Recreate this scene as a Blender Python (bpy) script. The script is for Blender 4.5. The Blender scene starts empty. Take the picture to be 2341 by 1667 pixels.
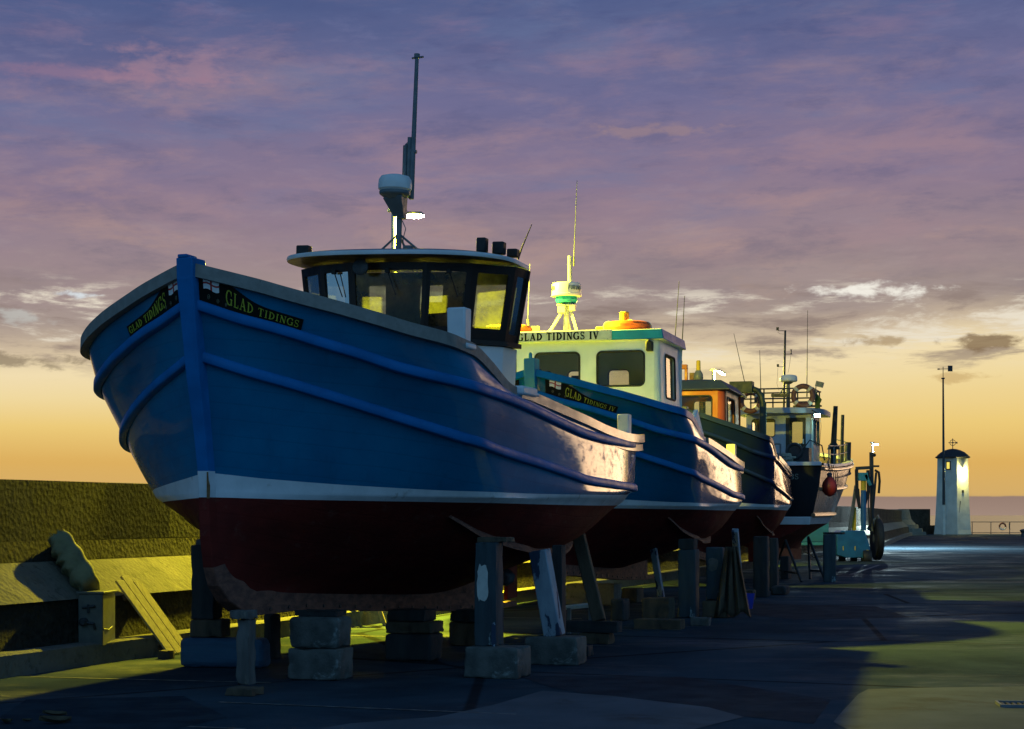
import bpy, math, random
from mathutils import Vector, Matrix
R = math.radians
random.seed(7)
SC = bpy.context.scene
COL = SC.collection
# ------------------------------------------------------------------ camera model (real metres)
F, CX, HY, H = 4000.0, 1170.5, 1178.0, 1.7
def W(px, py, Z): return Vector(((px-CX)*Z/F, Z, H-(py-HY)*Z/F))
def GZ(py, z=0.0): return F*(H-z)/(py-HY)
def G(px, py, z=0.0): return W(px, py, GZ(py, z))
cam = bpy.data.objects.new('camera', bpy.data.cameras.new('camera')); COL.objects.link(cam)
cam.location = (0, 0, H); cam.rotation_euler = (R(90), 0, 0)
cam.data.sensor_width = 36; cam.data.lens = 36*F/2341; cam.data.shift_y = 344.5/2341
cam.data.clip_end = 60000; cam.data.clip_start = .1
SC.camera = cam
SC.view_settings.view_transform = 'Standard'; SC.view_settings.look = 'None'
SC.view_settings.gamma = 1; SC.view_settings.exposure = 0
try: SC.view_settings.use_curve_mapping = False
except Exception: pass
SC.cycles.use_denoising = True
SC.cycles.sample_clamp_indirect = 4
SC.cycles.max_bounces = 6; SC.cycles.transparent_max_bounces = 12

# ------------------------------------------------------------------ node helper
class NT:
    def __init__(s, tree): s.t = tree; s.n = tree.nodes; s.l = tree.links
    def new(s, t, **k):
        n = s.n.new(t)
        for a, b in k.items(): setattr(n, a, b)
        return n
    def put(s, sock, v):
        if hasattr(v, 'is_output') or isinstance(v, bpy.types.NodeSocket): s.l.new(v, sock)
        elif v is not None: sock.default_value = v
    def math(s, op, a, b=None, c=None, clamp=False):
        n = s.new('ShaderNodeMath', operation=op, use_clamp=clamp)
        s.put(n.inputs[0], a); s.put(n.inputs[1], b)
        if c is not None: s.put(n.inputs[2], c)
        return n.outputs[0]
    def mix(s, f, a, b, blend='MIX'):
        n = s.new('ShaderNodeMix', data_type='RGBA', blend_type=blend)
        s.put(n.inputs[0], f); s.put(n.inputs[6], a if not isinstance(a, tuple) else (*a, 1)[:4]); s.put(n.inputs[7], b if not isinstance(b, tuple) else (*b, 1)[:4])
        return n.outputs[2]
    def rng(s, v, a, b, c=0., d=1., smooth=True):
        n = s.new('ShaderNodeMapRange'); n.interpolation_type = 'SMOOTHSTEP' if smooth else 'LINEAR'
        s.put(n.inputs[0], v)
        for i, x in enumerate((a, b, c, d)): n.inputs[i+1].default_value = x
        return n.outputs[0]
    def noise(s, vec, scale, detail=5, rough=.55, dist=0):
        n = s.new('ShaderNodeTexNoise'); s.put(n.inputs['Vector'], vec)
        n.inputs['Scale'].default_value = scale; n.inputs['Detail'].default_value = detail
        n.inputs['Roughness'].default_value = rough; n.inputs['Distortion'].default_value = dist
        return n.outputs[0]
    def comb(s, x, y, z=0.):
        n = s.new('ShaderNodeCombineXYZ'); s.put(n.inputs[0], x); s.put(n.inputs[1], y); s.put(n.inputs[2], z); return n.outputs[0]
    def sep(s, v):
        n = s.new('ShaderNodeSeparateXYZ'); s.put(n.inputs[0], v); return n.outputs
    def ramp(s, f, stops, interp='LINEAR'):
        n = s.new('ShaderNodeValToRGB'); n.color_ramp.interpolation = interp
        e = n.color_ramp.elements
        while len(e) < len(stops): e.new(.5)
        for el, (p, c) in zip(e, stops): el.position = p; el.color = (*c, 1)[:4]
        s.put(n.inputs[0], f); return n.outputs[0]
    def scalev(s, v, sc):
        n = s.new('ShaderNodeVectorMath', operation='MULTIPLY'); s.put(n.inputs[0], v); n.inputs[1].default_value = sc; return n.outputs[0]

def lin(*c):
    return tuple(((x/255)/12.92 if x/255 <= .04045 else ((x/255+.055)/1.055)**2.4) for x in c)

M = {}
def mat(name, c1, c2=None, scale=6., rough=.6, bump=0., bscale=40., metallic=0., coat=0., stretch=(1, 1, 1), lo=.35, hi=.65, c3=None, s3=2., lo3=.55, hi3=.7, rvar=.1, spec=.5, coord='Object', bdist=.02, planks=0.):
    m = bpy.data.materials.new(name); m.use_nodes = True
    t = NT(m.node_tree); b = t.n['Principled BSDF']
    tc = t.new('ShaderNodeTexCoord'); v = t.scalev(tc.outputs[coord], stretch)
    c2 = c2 or tuple(x*.8 for x in c1)
    n = t.noise(v, scale, 6, .6)
    f = t.rng(n, lo, hi)
    col = t.mix(f, c1, c2)
    if c3:
        n3 = t.noise(v, s3, 7, .65, .4); f3 = t.rng(n3, lo3, hi3)
        col = t.mix(f3, col, c3)
    t.put(b.inputs['Base Color'], col)
    t.put(b.inputs['Roughness'], t.rng(t.noise(v, scale*1.7, 4), .3, .7, max(.02, rough-rvar), min(1, rough+rvar), False))
    b.inputs['Metallic'].default_value = metallic
    b.inputs['Coat Weight'].default_value = coat; b.inputs['Coat Roughness'].default_value = .03 if planks else .1
    b.inputs['Specular IOR Level'].default_value = spec
    if bump:
        bn = t.new('ShaderNodeBump'); bn.inputs['Strength'].default_value = bump; bn.inputs['Distance'].default_value = bdist
        hgt = t.noise(v, bscale, 6, .65)
        if planks:
            ox, oy, oz = t.sep(tc.outputs['Object'])
            zz = t.math('MULTIPLY', t.math('ADD', oz, t.math('ADD', t.math('MULTIPLY', t.math('POWER', t.math('SUBTRACT', oy, 7.), 2), -.011), t.math('MULTIPLY', t.noise(tc.outputs['Object'], .5, 2), .12))), 1/.145)
            fr = t.math('FRACT', zz); seam = t.math('MULTIPLY', t.rng(fr, 0., .09), t.rng(fr, 1., .93))
            hgt = t.math('ADD', t.math('ADD', hgt, t.math('MULTIPLY', t.noise(t.scalev(tc.outputs['Object'], (1, 1, .5)), 3.2, 3, .6), .6)), t.math('MULTIPLY', seam, planks))
            st = t.noise(t.scalev(tc.outputs['Object'], (4, 4, .35)), 2.2, 6, .6)
            dirt = t.math('MULTIPLY', t.rng(st, .52, .78), .25)
            col = t.mix(dirt, col, tuple(x*.45 for x in c1)); col = t.mix(t.math('MULTIPLY', t.math('SUBTRACT', 1., seam), .18), col, tuple(x*.4 for x in c1))
            sc = t.noise(t.scalev(tc.outputs['Object'], (1, .6, 5)), 9, 4, .7); col = t.mix(t.rng(sc, .73, .76, 0, .35), col, (.25, .3, .32))
            t.put(b.inputs['Base Color'], col)
            wn = t.noise(t.scalev(tc.outputs['Object'], (1, .8, 1.6)), 3.4, 8, .72, .3); wn2 = t.noise(t.scalev(tc.outputs['Object'], (1, .5, 3)), 14, 6, .7)
            worn = t.math('MULTIPLY', t.rng(wn, .30, .52), t.rng(wn2, .30, .55, .55, 1.))
            t.put(b.inputs['Coat Weight'], t.math('MULTIPLY', worn, coat*1.33, clamp=True)); t.put(b.inputs['Coat Roughness'], t.rng(wn2, .35, .7, .02, .12))
        t.put(bn.inputs['Height'], hgt); t.l.new(bn.outputs[0], b.inputs['Normal'])
    M[name] = m; return m

def emat(name, col, strength):
    m = bpy.data.materials.new(name); m.use_nodes = True
    b = m.node_tree.nodes['Principled BSDF']
    b.inputs['Base Color'].default_value = (*col, 1); b.inputs['Emission Color'].default_value = (*col, 1); b.inputs['Emission Strength'].default_value = strength
    M[name] = m; return m

def glass(name, tint, gl=.12, dirt=.0, dcol=(.3, .35, .25), through=False):
    m = bpy.data.materials.new(name); m.use_nodes = True
    t = NT(m.node_tree); t.n.clear()
    out = t.new('ShaderNodeOutputMaterial'); tr = t.new('ShaderNodeBsdfTransparent'); tr.inputs[0].default_value = (*tint, 1)
    g = t.new('ShaderNodeBsdfGlossy'); g.inputs['Roughness'].default_value = .06; g.inputs[0].default_value = (.9, .9, .9, 1)
    d = t.new('ShaderNodeBsdfTranslucent' if through else 'ShaderNodeBsdfDiffuse'); d.inputs[0].default_value = (*dcol, 1)
    m1 = t.new('ShaderNodeMixShader'); m2 = t.new('ShaderNodeMixShader')
    tc = t.new('ShaderNodeTexCoord')
    dn = t.rng(t.noise(tc.outputs['Object'], 3., 6, .7), .3, .75, dirt*.4, dirt*1.6)
    t.put(m1.inputs[0], dn); t.l.new(tr.outputs[0], m1.inputs[1]); t.l.new(d.outputs[0], m1.inputs[2])
    lw = t.new('ShaderNodeLayerWeight'); lw.inputs[0].default_value = .35
    t.put(m2.inputs[0], t.math('MULTIPLY_ADD', lw.outputs['Fresnel'], .7, gl*.3)); t.l.new(m1.outputs[0], m2.inputs[1]); t.l.new(g.outputs[0], m2.inputs[2])
    t.l.new(m2.outputs[0], out.inputs[0]); M[name] = m; return m

# ------------------------------------------------------------------ mesh builder
class MB:
    def __init__(s): s.v = []; s.f = []; s.m = []
    def add(s, vs, fs, mi=0):
        o = len(s.v); s.v += [Vector(v) for v in vs]
        for f in fs: s.f.append([i+o for i in f]); s.m.append(mi)
    def box(s, c, size, rot=None, mi=0, taper=1.):
        x, y, z = (a/2 for a in size); c = Vector(c)
        vs = []
        for dz in (-1, 1):
            k = taper if dz > 0 else 1.
            for dx, dy in ((-1, -1), (1, -1), (1, 1), (-1, 1)):
                p = Vector((dx*x*k, dy*y*k, dz*z))
                vs.append(c+(rot @ p if rot else p))
        s.add(vs, [(3, 2, 1, 0), (4, 5, 6, 7), (0, 1, 5, 4), (1, 2, 6, 5), (2, 3, 7, 6), (3, 0, 4, 7)], mi)
    def beam(s, p0, p1, w, d, mi=0, side=Vector((1, 0, 0)), w1=None, d1=None):
        p0 = Vector(p0); p1 = Vector(p1); ax = (p1-p0).normalized()
        a = (side-ax*side.dot(ax)).normalized(); b = ax.cross(a)
        w1 = w1 or w; d1 = d1 or d; vs = []
        for p, ww, dd in ((p0, w, d), (p1, w1, d1)):
            for i, j in ((-1, -1), (1, -1), (1, 1), (-1, 1)): vs.append(p+a*i*ww/2+b*j*dd/2)
        s.add(vs, [(3, 2, 1, 0), (4, 5, 6, 7), (0, 1, 5, 4), (1, 2, 6, 5), (2, 3, 7, 6), (3, 0, 4, 7)], mi)
    def tube(s, pts, r, n=10, mi=0, closed=False):
        pts = [Vector(p) for p in pts]; N = len(pts)
        rs = r if isinstance(r, (list, tuple)) else [r]*N
        prev = None; o = len(s.v)
        for i, p in enumerate(pts):
            if closed: tg = (pts[(i+1) % N]-pts[i-1]).normalized()
            else: tg = (pts[min(i+1, N-1)]-pts[max(i-1, 0)]).normalized()
            if prev is None:
                u = Vector((0, 0, 1)) if abs(tg.z) < .9 else Vector((1, 0, 0))
                prev = (u-tg*u.dot(tg)).normalized()
            else:
                prev = (prev-tg*prev.dot(tg)).normalized()
            b = tg.cross(prev)
            for k in range(n):
                a = 2*math.pi*k/n; s.v.append(p+(prev*math.cos(a)+b*math.sin(a))*rs[i])
        for i in range(N if closed else N-1):
            for k in range(n):
                a = o+i*n+k; b_ = o+i*n+(k+1) % n; j = (i+1) % N
                s.f.append([a, b_, o+j*n+(k+1) % n, o+j*n+k]); s.m.append(mi)
        if not closed:
            s.f.append([o+k for k in range(n)][::-1]); s.m.append(mi)
            s.f.append([o+(N-1)*n+k for k in range(n)]); s.m.append(mi)
    def lathe(s, prof, c=(0, 0, 0), n=20, mi=0, rot=None):
        c = Vector(c); o = len(s.v)
        for r, z in prof:
            for k in range(n):
                a = 2*math.pi*k/n; p = Vector((r*math.cos(a), r*math.sin(a), z)); s.v.append(c+(rot @ p if rot else p))
        for i in range(len(prof)-1):
            for k in range(n):
                s.f.append([o+i*n+k, o+i*n+(k+1) % n, o+(i+1)*n+(k+1) % n, o+(i+1)*n+k]); s.m.append(mi)
        s.f.append([o+k for k in range(n)][::-1]); s.m.append(mi)
        s.f.append([o+(len(prof)-1)*n+k for k in range(n)]); s.m.append(mi)
    def torus(s, c, Rr, r, axis='Y', n=28, k=10, mi=0):
        c = Vector(c); pts = []
        for i in range(n):
            a = 2*math.pi*i/n; x, y = Rr*math.cos(a), Rr*math.sin(a)
            pts.append(c+Vector({'Y': (x, 0, y), 'Z': (x, y, 0), 'X': (0, x, y)}[axis]))
        s.tube(pts, r, k, mi, True)
    def sheet(s, rows, mi=0, flip=False):
        n = len(rows[0]); o = len(s.v)
        for r_ in rows: s.v += [Vector(p) for p in r_]
        for i in range(len(rows)-1):
            for j in range(n-1):
                q = [o+i*n+j, o+i*n+j+1, o+(i+1)*n+j+1, o+(i+1)*n+j]
                s.f.append(q[::-1] if flip else q); s.m.append(mi)
    def prism(s, poly, fn, d0, d1, mi=0):
        n = len(poly); o = len(s.v)
        s.v += [Vector(fn(x, y, d0)) for x, y in poly]+[Vector(fn(x, y, d1)) for x, y in poly]
        s.f.append([o+i for i in range(n)][::-1]); s.f.append([o+n+i for i in range(n)]); s.m += [mi, mi]
        for i in range(n): s.f.append([o+i, o+(i+1) % n, o+n+(i+1) % n, o+n+i]); s.m.append(mi)
    def build(s, name, mats, parent=None, bevel=0., smooth=35., origin=None, seg=2):
        me = bpy.data.meshes.new(name)
        og = Vector(origin) if origin is not None else Vector((0, 0, 0))
        me.from_pydata([tuple(v-og) for v in s.v], [], s.f)
        if not isinstance(mats, (list, tuple)): mats = [mats]
        for m in mats: me.materials.append(M[m] if isinstance(m, str) else m)
        me.polygons.foreach_set('material_index', s.m)
        me.validate(); me.update()
        import bmesh
        bm = bmesh.new(); bm.from_mesh(me); bmesh.ops.recalc_face_normals(bm, faces=bm.faces); bm.to_mesh(me); bm.free()
        if smooth:
            me.polygons.foreach_set('use_smooth', [True]*len(me.polygons))
            me.set_sharp_from_angle(angle=R(smooth))
        o = bpy.data.objects.new(name, me); COL.objects.link(o); o.location = og
        if parent: o.parent = parent
        if bevel:
            b = o.modifiers.new('bevel', 'BEVEL'); b.width = bevel; b.segments = seg; b.limit_method = 'ANGLE'; b.angle_limit = R(40)
        return o

def tag(o, label=None, cat=None, group=None, kind=None):
    if label: o['label'] = label
    if cat: o['category'] = cat
    if group: o['group'] = group
    if kind: o['kind'] = kind
    return o
def thing(name, label, cat, loc=(0, 0, 0), rz=0., group=None):
    o = bpy.data.objects.new(name, None); COL.objects.link(o); o.empty_display_size = .2
    o.location = loc; o.rotation_euler = (0, 0, rz); return tag(o, label, cat, group)

# ------------------------------------------------------------------ serif lettering as strokes
def arc(cx, cy, rx, ry, a0, a1, n=10):
    return [(cx+rx*math.cos(R(a0+(a1-a0)*i/n)), cy+ry*math.sin(R(a0+(a1-a0)*i/n))) for i in range(n+1)]
TK, TN = .17, .07
def strokes(ch):
    I = lambda x, w=TK: [([(x, 0), (x, 1)], w), ([(x-.17, .03), (x+.17, .03)], TN), ([(x-.17, .97), (x+.17, .97)], TN)]
    if ch == 'I': return .42, I(.21)
    if ch == 'L': return .72, I(.22)+[([(.2, .035), (.66, .035)], .08), ([(.65, .0), (.65, .25)], TN)]
    if ch == 'T': return .78, [([(.39, 0), (.39, 1)], TK), ([(.22, .03), (.56, .03)], TN), ([(.05, .965), (.73, .965)], .08), ([(.06, 1), (.06, .76)], TN), ([(.72, 1), (.72, .76)], TN)]
    if ch == 'D': return .86, I(.2)+[(arc(.2, .5, .56, .465, -90, 90, 14), ('a', .07, .18))]
    if ch == 'B': return .78, I(.2)+[(arc(.2, .74, .4, .23, -90, 90), ('a', .07, .17)), (arc(.2, .26, .46, .23, -90, 90), ('a', .07, .17))]
    if ch == 'A': return .9, [([(.14, 0), (.46, 1)], .08), ([(.44, 1), (.78, 0)], TK), ([(.24, .33), (.66, .33)], TN), ([(.0, .03), (.28, .03)], TN), ([(.62, .03), (.92, .03)], TN)]
    if ch == 'V': return .9, [([(.76, 1), (.46, 0)], .08), ([(.14, 1), (.46, 0)], TK), ([(.0, .97), (.3, .97)], TN), ([(.62, .97), (.9, .97)], TN)]
    if ch == 'N': return .92, [([(.18, 0), (.18, 1)], .08), ([(.16, 1), (.76, 0)], TK), ([(.76, 0), (.76, 1)], .08), ([(.04, .03), (.32, .03)], TN), ([(.03, .97), (.2, .97)], TN), ([(.62, .97), (.9, .97)], TN)]
    if ch == 'G': return .9, [(arc(.46, .5, .4, .47, 45, 330, 18), ('c', .07, .18)), ([(.76, .03), (.76, .42)], TK), ([(.58, .43), (.9, .43)], TN), ([(.74, .66), (.74, .97)], TN)]
    if ch == 'S': return .66, [(arc(.33, .745, .24, .225, 35, 250, 12)[:-1]+arc(.33, .26, .26, .235, 80, -145, 12), ('s', .07, .17)), ([(.55, .72), (.55, .97)], TN), ([(.07, .02), (.07, .28)], TN)]
    if ch == 'F': return .7, [([(.16, 0), (.16, 1)], .2), ([(.1, .92), (.68, .92)], .17), ([(.1, .52), (.6, .52)], .17)]
    if ch == 'U': return .8, [([(.16, .3), (.16, 1)], .2), ([(.64, .3), (.64, 1)], .2), (arc(.4, .32, .24, .24, 180, 360), .2)]
    if ch == 'R': return .8, [([(.16, 0), (.16, 1)], .2), (arc(.3, .72, .32, .2, -90, 90), .17), ([(.1, .92), (.3, .92)], .17), ([(.1, .52), (.3, .52)], .17), ([(.35, .5), (.68, 0)], .19)]
    if ch == 'O': return .86, [(arc(.43, .5, .32, .41, 0, 360, 18), .18)]
    return .4, []
def glyph_quads(text, gap=.1, bold=1.):
    out = []; x = 0.
    for ch in text:
        w, st = strokes(ch)
        for pts, ww in st:
            L = len(pts)
            wid = []
            for i in range(L):
                a = pts[max(i-1, 0)]; b = pts[min(i+1, L-1)]
                if isinstance(ww, tuple):
                    dx, dy = b[0]-a[0], b[1]-a[1]; q = abs(dy)/(math.hypot(dx, dy)+1e-6)
                    if ww[0] == 's': q = 1-q if abs(pts[i][1]-.5) < .2 else q*.4
                    wid.append(ww[1]+(ww[2]-ww[1])*q)
                else: wid.append(ww)
            e = []
            for i in range(L):
                a = pts[max(i-1, 0)]; b = pts[min(i+1, L-1)]
                dx, dy = b[0]-a[0], b[1]-a[1]; l = math.hypot(dx, dy)+1e-9; nx, ny = -dy/l*wid[i]*bold/2, dx/l*wid[i]*bold/2
                e.append(((pts[i][0]+nx+x, pts[i][1]+ny), (pts[i][0]-nx+x, pts[i][1]-ny)))
            for i in range(L-1): out.append([e[i][0], e[i][1], e[i+1][1], e[i+1][0]])
        x += w+gap
    return out, x-gap
def lettering(text, fn, name, m, parent, thick=.004, gap=.1, bold=1.):
    """fn(x01, y01, d) -> local position; x over the word, y over the cap height"""
    _, wd = glyph_quads(text, gap, bold); x0 = 0.
    for word in text.split(' '):
        qs, ww = glyph_quads(word, gap, bold); mb = MB()
        for i, q in enumerate(qs):
            mb.prism([((x+x0)/wd, y) for x, y in q], fn, 0., thick+(i % 5)*.0004)
        mb.build(name, m, parent, smooth=0); x0 += ww+gap*2+.4

exec_parts = True
# ================================================================== MATERIALS
mat('boat_blue', (.0007, .158, .305), (.0007, .122, .25), 1.3, .5, .11, 16., coat=.75, stretch=(1, .35, 1), rvar=.1, bdist=.012, spec=.03, planks=.5)
mat('boat_blue_teal', (.0008, .115, .225), (.0006, .09, .18), 1.3, .5, .11, 16., coat=.75, stretch=(1, .35, 1), rvar=.1, bdist=.012, spec=.03, planks=.5)
mat('boat_black', (.006, .008, .012), (.012, .012, .014), 2., .5, .1, 14, coat=.25, spec=.2)
mat('boat_dark', (.006, .016, .075), (.010, .02, .055), 2., .5, .13, 16., coat=.75, stretch=(1, .35, 1), rvar=.1, bdist=.012, spec=.03, planks=.5)
mat('trim_blue', (.002, .155, .42), (.002, .125, .34), 3., .55, .06, 30, coat=.06, spec=.12)
mat('trim_teal', (.01, .22, .36), (.008, .17, .3), 3., .4, .06, 30, coat=.3)
mat('boat_white', (.66, .70, .72), (.55, .6, .62), 3., .5, .06, 30, coat=.1, c3=(.40, .42, .40), s3=4, lo3=.60, hi3=.72, spec=.2)
mat('antifoul', (.15, .018, .013), (.10, .014, .011), 3., .75, .15, 30, stretch=(1, .5, 1), c3=(.17, .07, .05), s3=5, lo3=.56, hi3=.8, planks=.4, spec=.12)
mat('keel_wood', (.24, .095, .06), (.12, .048, .034), 14., .8, .5, 35, stretch=(1, .4, 1), c3=(.05, .025, .02), s3=7, lo3=.55, hi3=.7)
mat('rail_grey', (.24, .235, .21), (.19, .185, .165), 9., .7, .2, 120, coat=.0, c3=(.10, .1, .09), s3=14, lo3=.64, hi3=.75)
mat('rail_tan', (.36, .28, .2), (.28, .21, .15), 7., .4, .2, 60, coat=.5, stretch=(1, .3, 1))
mat('black_board', (.004, .005, .004), (.007, .008, .006), 5, .8, spec=.15)
mat('gold_letter', (.38, .40, .04), (.30, .33, .03), 8, .6, spec=.2)
mat('flag_white', (.75, .76, .72), (.65, .66, .64), 8, .5)
mat('flag_red', (.45, .02, .015), (.35, .015, .01), 8, .5)
mat('varnish', (.022, .009, .005), (.013, .006, .0035), 5., .5, .1, 25, stretch=(1, 1, .3), coat=.1, spec=.3)
mat('cabin_white', (.72, .74, .74), (.62, .65, .66), 2.5, .5, .08, 60)
mat('cabin_orange', (.50, .10, .004), (.42, .08, .004), 3, .45, .06, 60)
mat('navy', (.012, .03, .07), (.01, .022, .055), 4, .5)
mat('interior_dark', (.018, .02, .015), (.03, .03, .024), 3, .7)
mat('black_rubber', (.008, .008, .008), (.014, .014, .014), 8, .6)
mat('steel_grey', (.10, .12, .13), (.14, .16, .17), 8, .45, .05, 50)
mat('steel_pale', (.55, .57, .52), (.45, .47, .43), 8, .45, .05, 60)
mat('dark_metal', (.02, .024, .026), (.03, .034, .036), 8, .5)
mat('radome', (.72, .74, .72), (.65, .67, .66), 4, .35)
mat('lamp_yellow', (.75, .52, .01), (.65, .44, .01), 4, .5)
mat('ring_orange', (.62, .12, .01), (.5, .09, .01), 8, .6, .15, 60)
mat('ring_pale', (.55, .5, .4), (.45, .4, .3), 8, .6)
mat('ring_brown', (.16, .05, .03), (.11, .04, .03), 8, .6, .15, 60)
mat('concrete_block', (.11, .12, .11), (.055, .062, .058), 4., .85, .5, 45, c3=(.22, .26, .25), s3=3.2, lo3=.58, hi3=.68)
mat('timber_blue', (.03, .10, .17), (.02, .065, .12), 3., .75, .5, 25, stretch=(.25, 1, 2.4), c3=(.30, .36, .38), s3=5, lo3=.66, hi3=.72)
mat('timber_paint', (.035, .06, .07), (.025, .04, .05), 3., .8, .4, 25, stretch=(1.6, 1.6, .4), c3=(.23, .32, .34), s3=1.6, lo3=.60, hi3=.63)
mat('timber_pale', (.28, .36, .42), (.2, .27, .33), 3., .75, .4, 30, stretch=(1.6, 1.6, .6), c3=(.02, .04, .08), s3=2.6, lo3=.52, hi3=.54)
mat('asphalt_repair', (.030, .047, .063), (.018, .028, .040), 2., .9, .7, 70, spec=.03)
mat('timber_brown', (.10, .075, .045), (.06, .045, .028), 5., .85, .5, 30, stretch=(1, 1, .3), c3=(.03, .025, .018), s3=4, lo3=.55, hi3=.7)
mat('timber_dark', (.03, .035, .035), (.018, .022, .024), 5., .85, .4, 30, stretch=(1, 1, .3))
mat('timber_grey', (.13, .125, .115), (.075, .075, .07), 4., .85, .5, 30, stretch=(1.5, 1.5, .35), c3=(.19, .17, .13), s3=3, lo3=.58, hi3=.68)
mat('plank_new', (.42, .36, .2), (.3, .26, .14), 7., .8, .4, 20, stretch=(3, 3, .35), c3=(.14, .11, .06), s3=5, lo3=.62, hi3=.72)
mat('canvas', (.24, .235, .12), (.17, .165, .085), 5., .9, .35, 70, bdist=.01)
mat('rust', (.26, .14, .05), (.16, .08, .03), 20, .9)
mat('cabin_blue', (.30, .36, .44), (.24, .29, .36), 2.5, .55, .08, 60)
mat('cabinet_steel', (.12, .125, .10), (.08, .085, .07), 5, .5, .1, 40, c3=(.07, .07, .05), s3=4, lo3=.62, hi3=.72)
mat('white_wash', (.66, .66, .56), (.55, .55, .46), 1.2, .8, .3, 4., bdist=.05)
mat('slate_dark', (.02, .02, .022), (.03, .03, .03), 3, .7)
mat('hoist_blue', (.012, .13, .30), (.01, .10, .24), 3, .4, .05, 40, coat=.3, c3=(.03, .08, .1), s3=5, lo3=.66, hi3=.78)
mat('hoist_teal', (.05, .30, .36), (.04, .22, .28), 3, .45)
mat('buoy_red', (.28, .02, .012), (.2, .015, .012), 5, .5)
mat('rope_pale', (.30, .32, .26), (.2, .22, .18), 30, .8)
mat('green_cloth', (.05, .11, .02), (.04, .08, .02), 6, .8)
mat('green_dark', (.022, .04, .022), (.03, .05, .03), 5, .55)
mat('weathered_glow_side', (.20, .15, .11), (.10, .075, .055), 3.5, .33, .4, 22, coat=.35, stretch=(1, 1, .35), c3=(.28, .23, .18), s3=6, lo3=.58, hi3=.72)  # weathered grey-brown, with the tan sunset reflection put into the colour
mat('fender_rope', (.30, .17, .08), (.18, .1, .05), 30, .4, .4, 60, coat=.4)
mat('paint_line', (.20, .215, .21), (.05, .055, .055), 9, .7, lo=.3, hi=.62)
mat('leaf_brown', (.06, .045, .02), (.04, .03, .015), 8, .8)
mat('bucket_blue', (.01, .03, .35), (.01, .025, .28), 5, .5)
mat('copper_red', (.16, .03, .02), (.1, .02, .015), 5, .5)
glass('pane_clear', (.72, .76, .70), .05, .03)
glass('pane_dirty', (.60, .66, .46), .02, .46, (.62, .66, .35), True)
glass('pane_dark', (.66, .66, .60), .0, .012, (.1, .12, .1))
emat('sodium_lens', (1., .84, .03), 34000)
emat('sodium_lens_far', (1., .86, .05), 14000)
emat('white_lens', (.70, .95, 1.), 30000)
emat('cool_lens', (.45, 1., .95), 160)
emat('house_lens', (1., .90, .28), 2600)
emat('lit_pane', (1., .75, .12), .9)

# wall, ground and water get their own node work
def wall_mat(name, c1, c2, c3, bump, bd):
    m = bpy.data.materials.new(name); m.use_nodes = True; t = NT(m.node_tree); b = t.n['Principled BSDF']
    tc = t.new('ShaderNodeTexCoord'); p = tc.outputs['Object']
    n1 = t.noise(p, 1.1, 7, .65); n2 = t.noise(p, 9, 7, .7); n3 = t.noise(t.scalev(p, (1, 1, .18)), 3.2, 6, .6)
    c = t.mix(t.rng(n1, .35, .65), c1, c2); c = t.mix(t.rng(n2, .52, .7), c, c3); c = t.mix(t.rng(n3, .56, .74, 0, .7), c, tuple(x*.45 for x in c1))
    t.put(b.inputs['Base Color'], c); b.inputs['Roughness'].default_value = .93; b.inputs['Specular IOR Level'].default_value = .2
    vo = t.new('ShaderNodeTexVoronoi'); t.put(vo.inputs['Vector'], p); vo.inputs['Scale'].default_value = 16
    bn = t.new('ShaderNodeBump'); bn.inputs['Strength'].default_value = bump; bn.inputs['Distance'].default_value = bd
    h = t.math('ADD', t.math('ADD', t.noise(p, 14, 8, .75), t.math('MULTIPLY', t.noise(p, 4, 5), .8)), t.math('MULTIPLY', vo.outputs[0], .7)); t.put(bn.inputs['Height'], h); t.l.new(bn.outputs[0], b.inputs['Normal'])
    M[name] = m
wall_mat('wall_rough', (.085, .076, .054), (.045, .041, .03), (.025, .025, .016), 1., .09)
wall_mat('wall_render', (.25, .23, .17), (.17, .16, .12), (.12, .11, .08), .6, .025)
wall_mat('kerb_concrete', (.20, .19, .16), (.14, .135, .11), (.09, .09, .07), .6, .02)

def ground_mat():
    m = bpy.data.materials.new('asphalt'); m.use_nodes = True; t = NT(m.node_tree); b = t.n['Principled BSDF']
    tc = t.new('ShaderNodeTexCoord'); p = tc.outputs['Object']
    big = t.noise(p, .22, 6, .6, .5); mid = t.noise(p, 1.4, 6, .65); fine = t.noise(p, 60, 3, .8)
    c = t.mix(t.rng(big, .4, .62), (.042, .066, .088), (.024, .038, .053)); c = t.mix(t.rng(mid, .5, .75, 0, .6), c, (.060, .086, .108))
    c = t.mix(t.rng(fine, .56, .70, 0, .8), c, (.10, .105, .10))
    # a few dark resealed cracks
    vo = t.new('ShaderNodeTexVoronoi', feature='DISTANCE_TO_EDGE'); t.put(vo.inputs['Vector'], t.mix(.08, p, t.new('ShaderNodeTexNoise').outputs[1])); vo.inputs['Scale'].default_value = .17
    c = t.mix(t.rng(vo.outputs[0], .004, .010, .75, 0.), c, (.012, .012, .013))
    t.put(b.inputs['Base Color'], c)
    wet = t.rng(t.noise(t.scalev(p, (.7, 1, 1)), .5, 8, .68, .3), .46, .70)
    t.put(b.inputs['Roughness'], t.rng(wet, 0, 1, .92, .48, False)); t.put(b.inputs['Specular IOR Level'], t.rng(wet, 0, 1, .004, .06, False))
    bn = t.new('ShaderNodeBump'); bn.inputs['Strength'].default_value = .75; bn.inputs['Distance'].default_value = .012
    t.put(bn.inputs['Height'], t.math('ADD', t.noise(p, 75, 3, .8), t.math('MULTIPLY', mid, 2.5))); t.l.new(bn.outputs[0], b.inputs['Normal'])
    M['asphalt'] = m
ground_mat()
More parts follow.
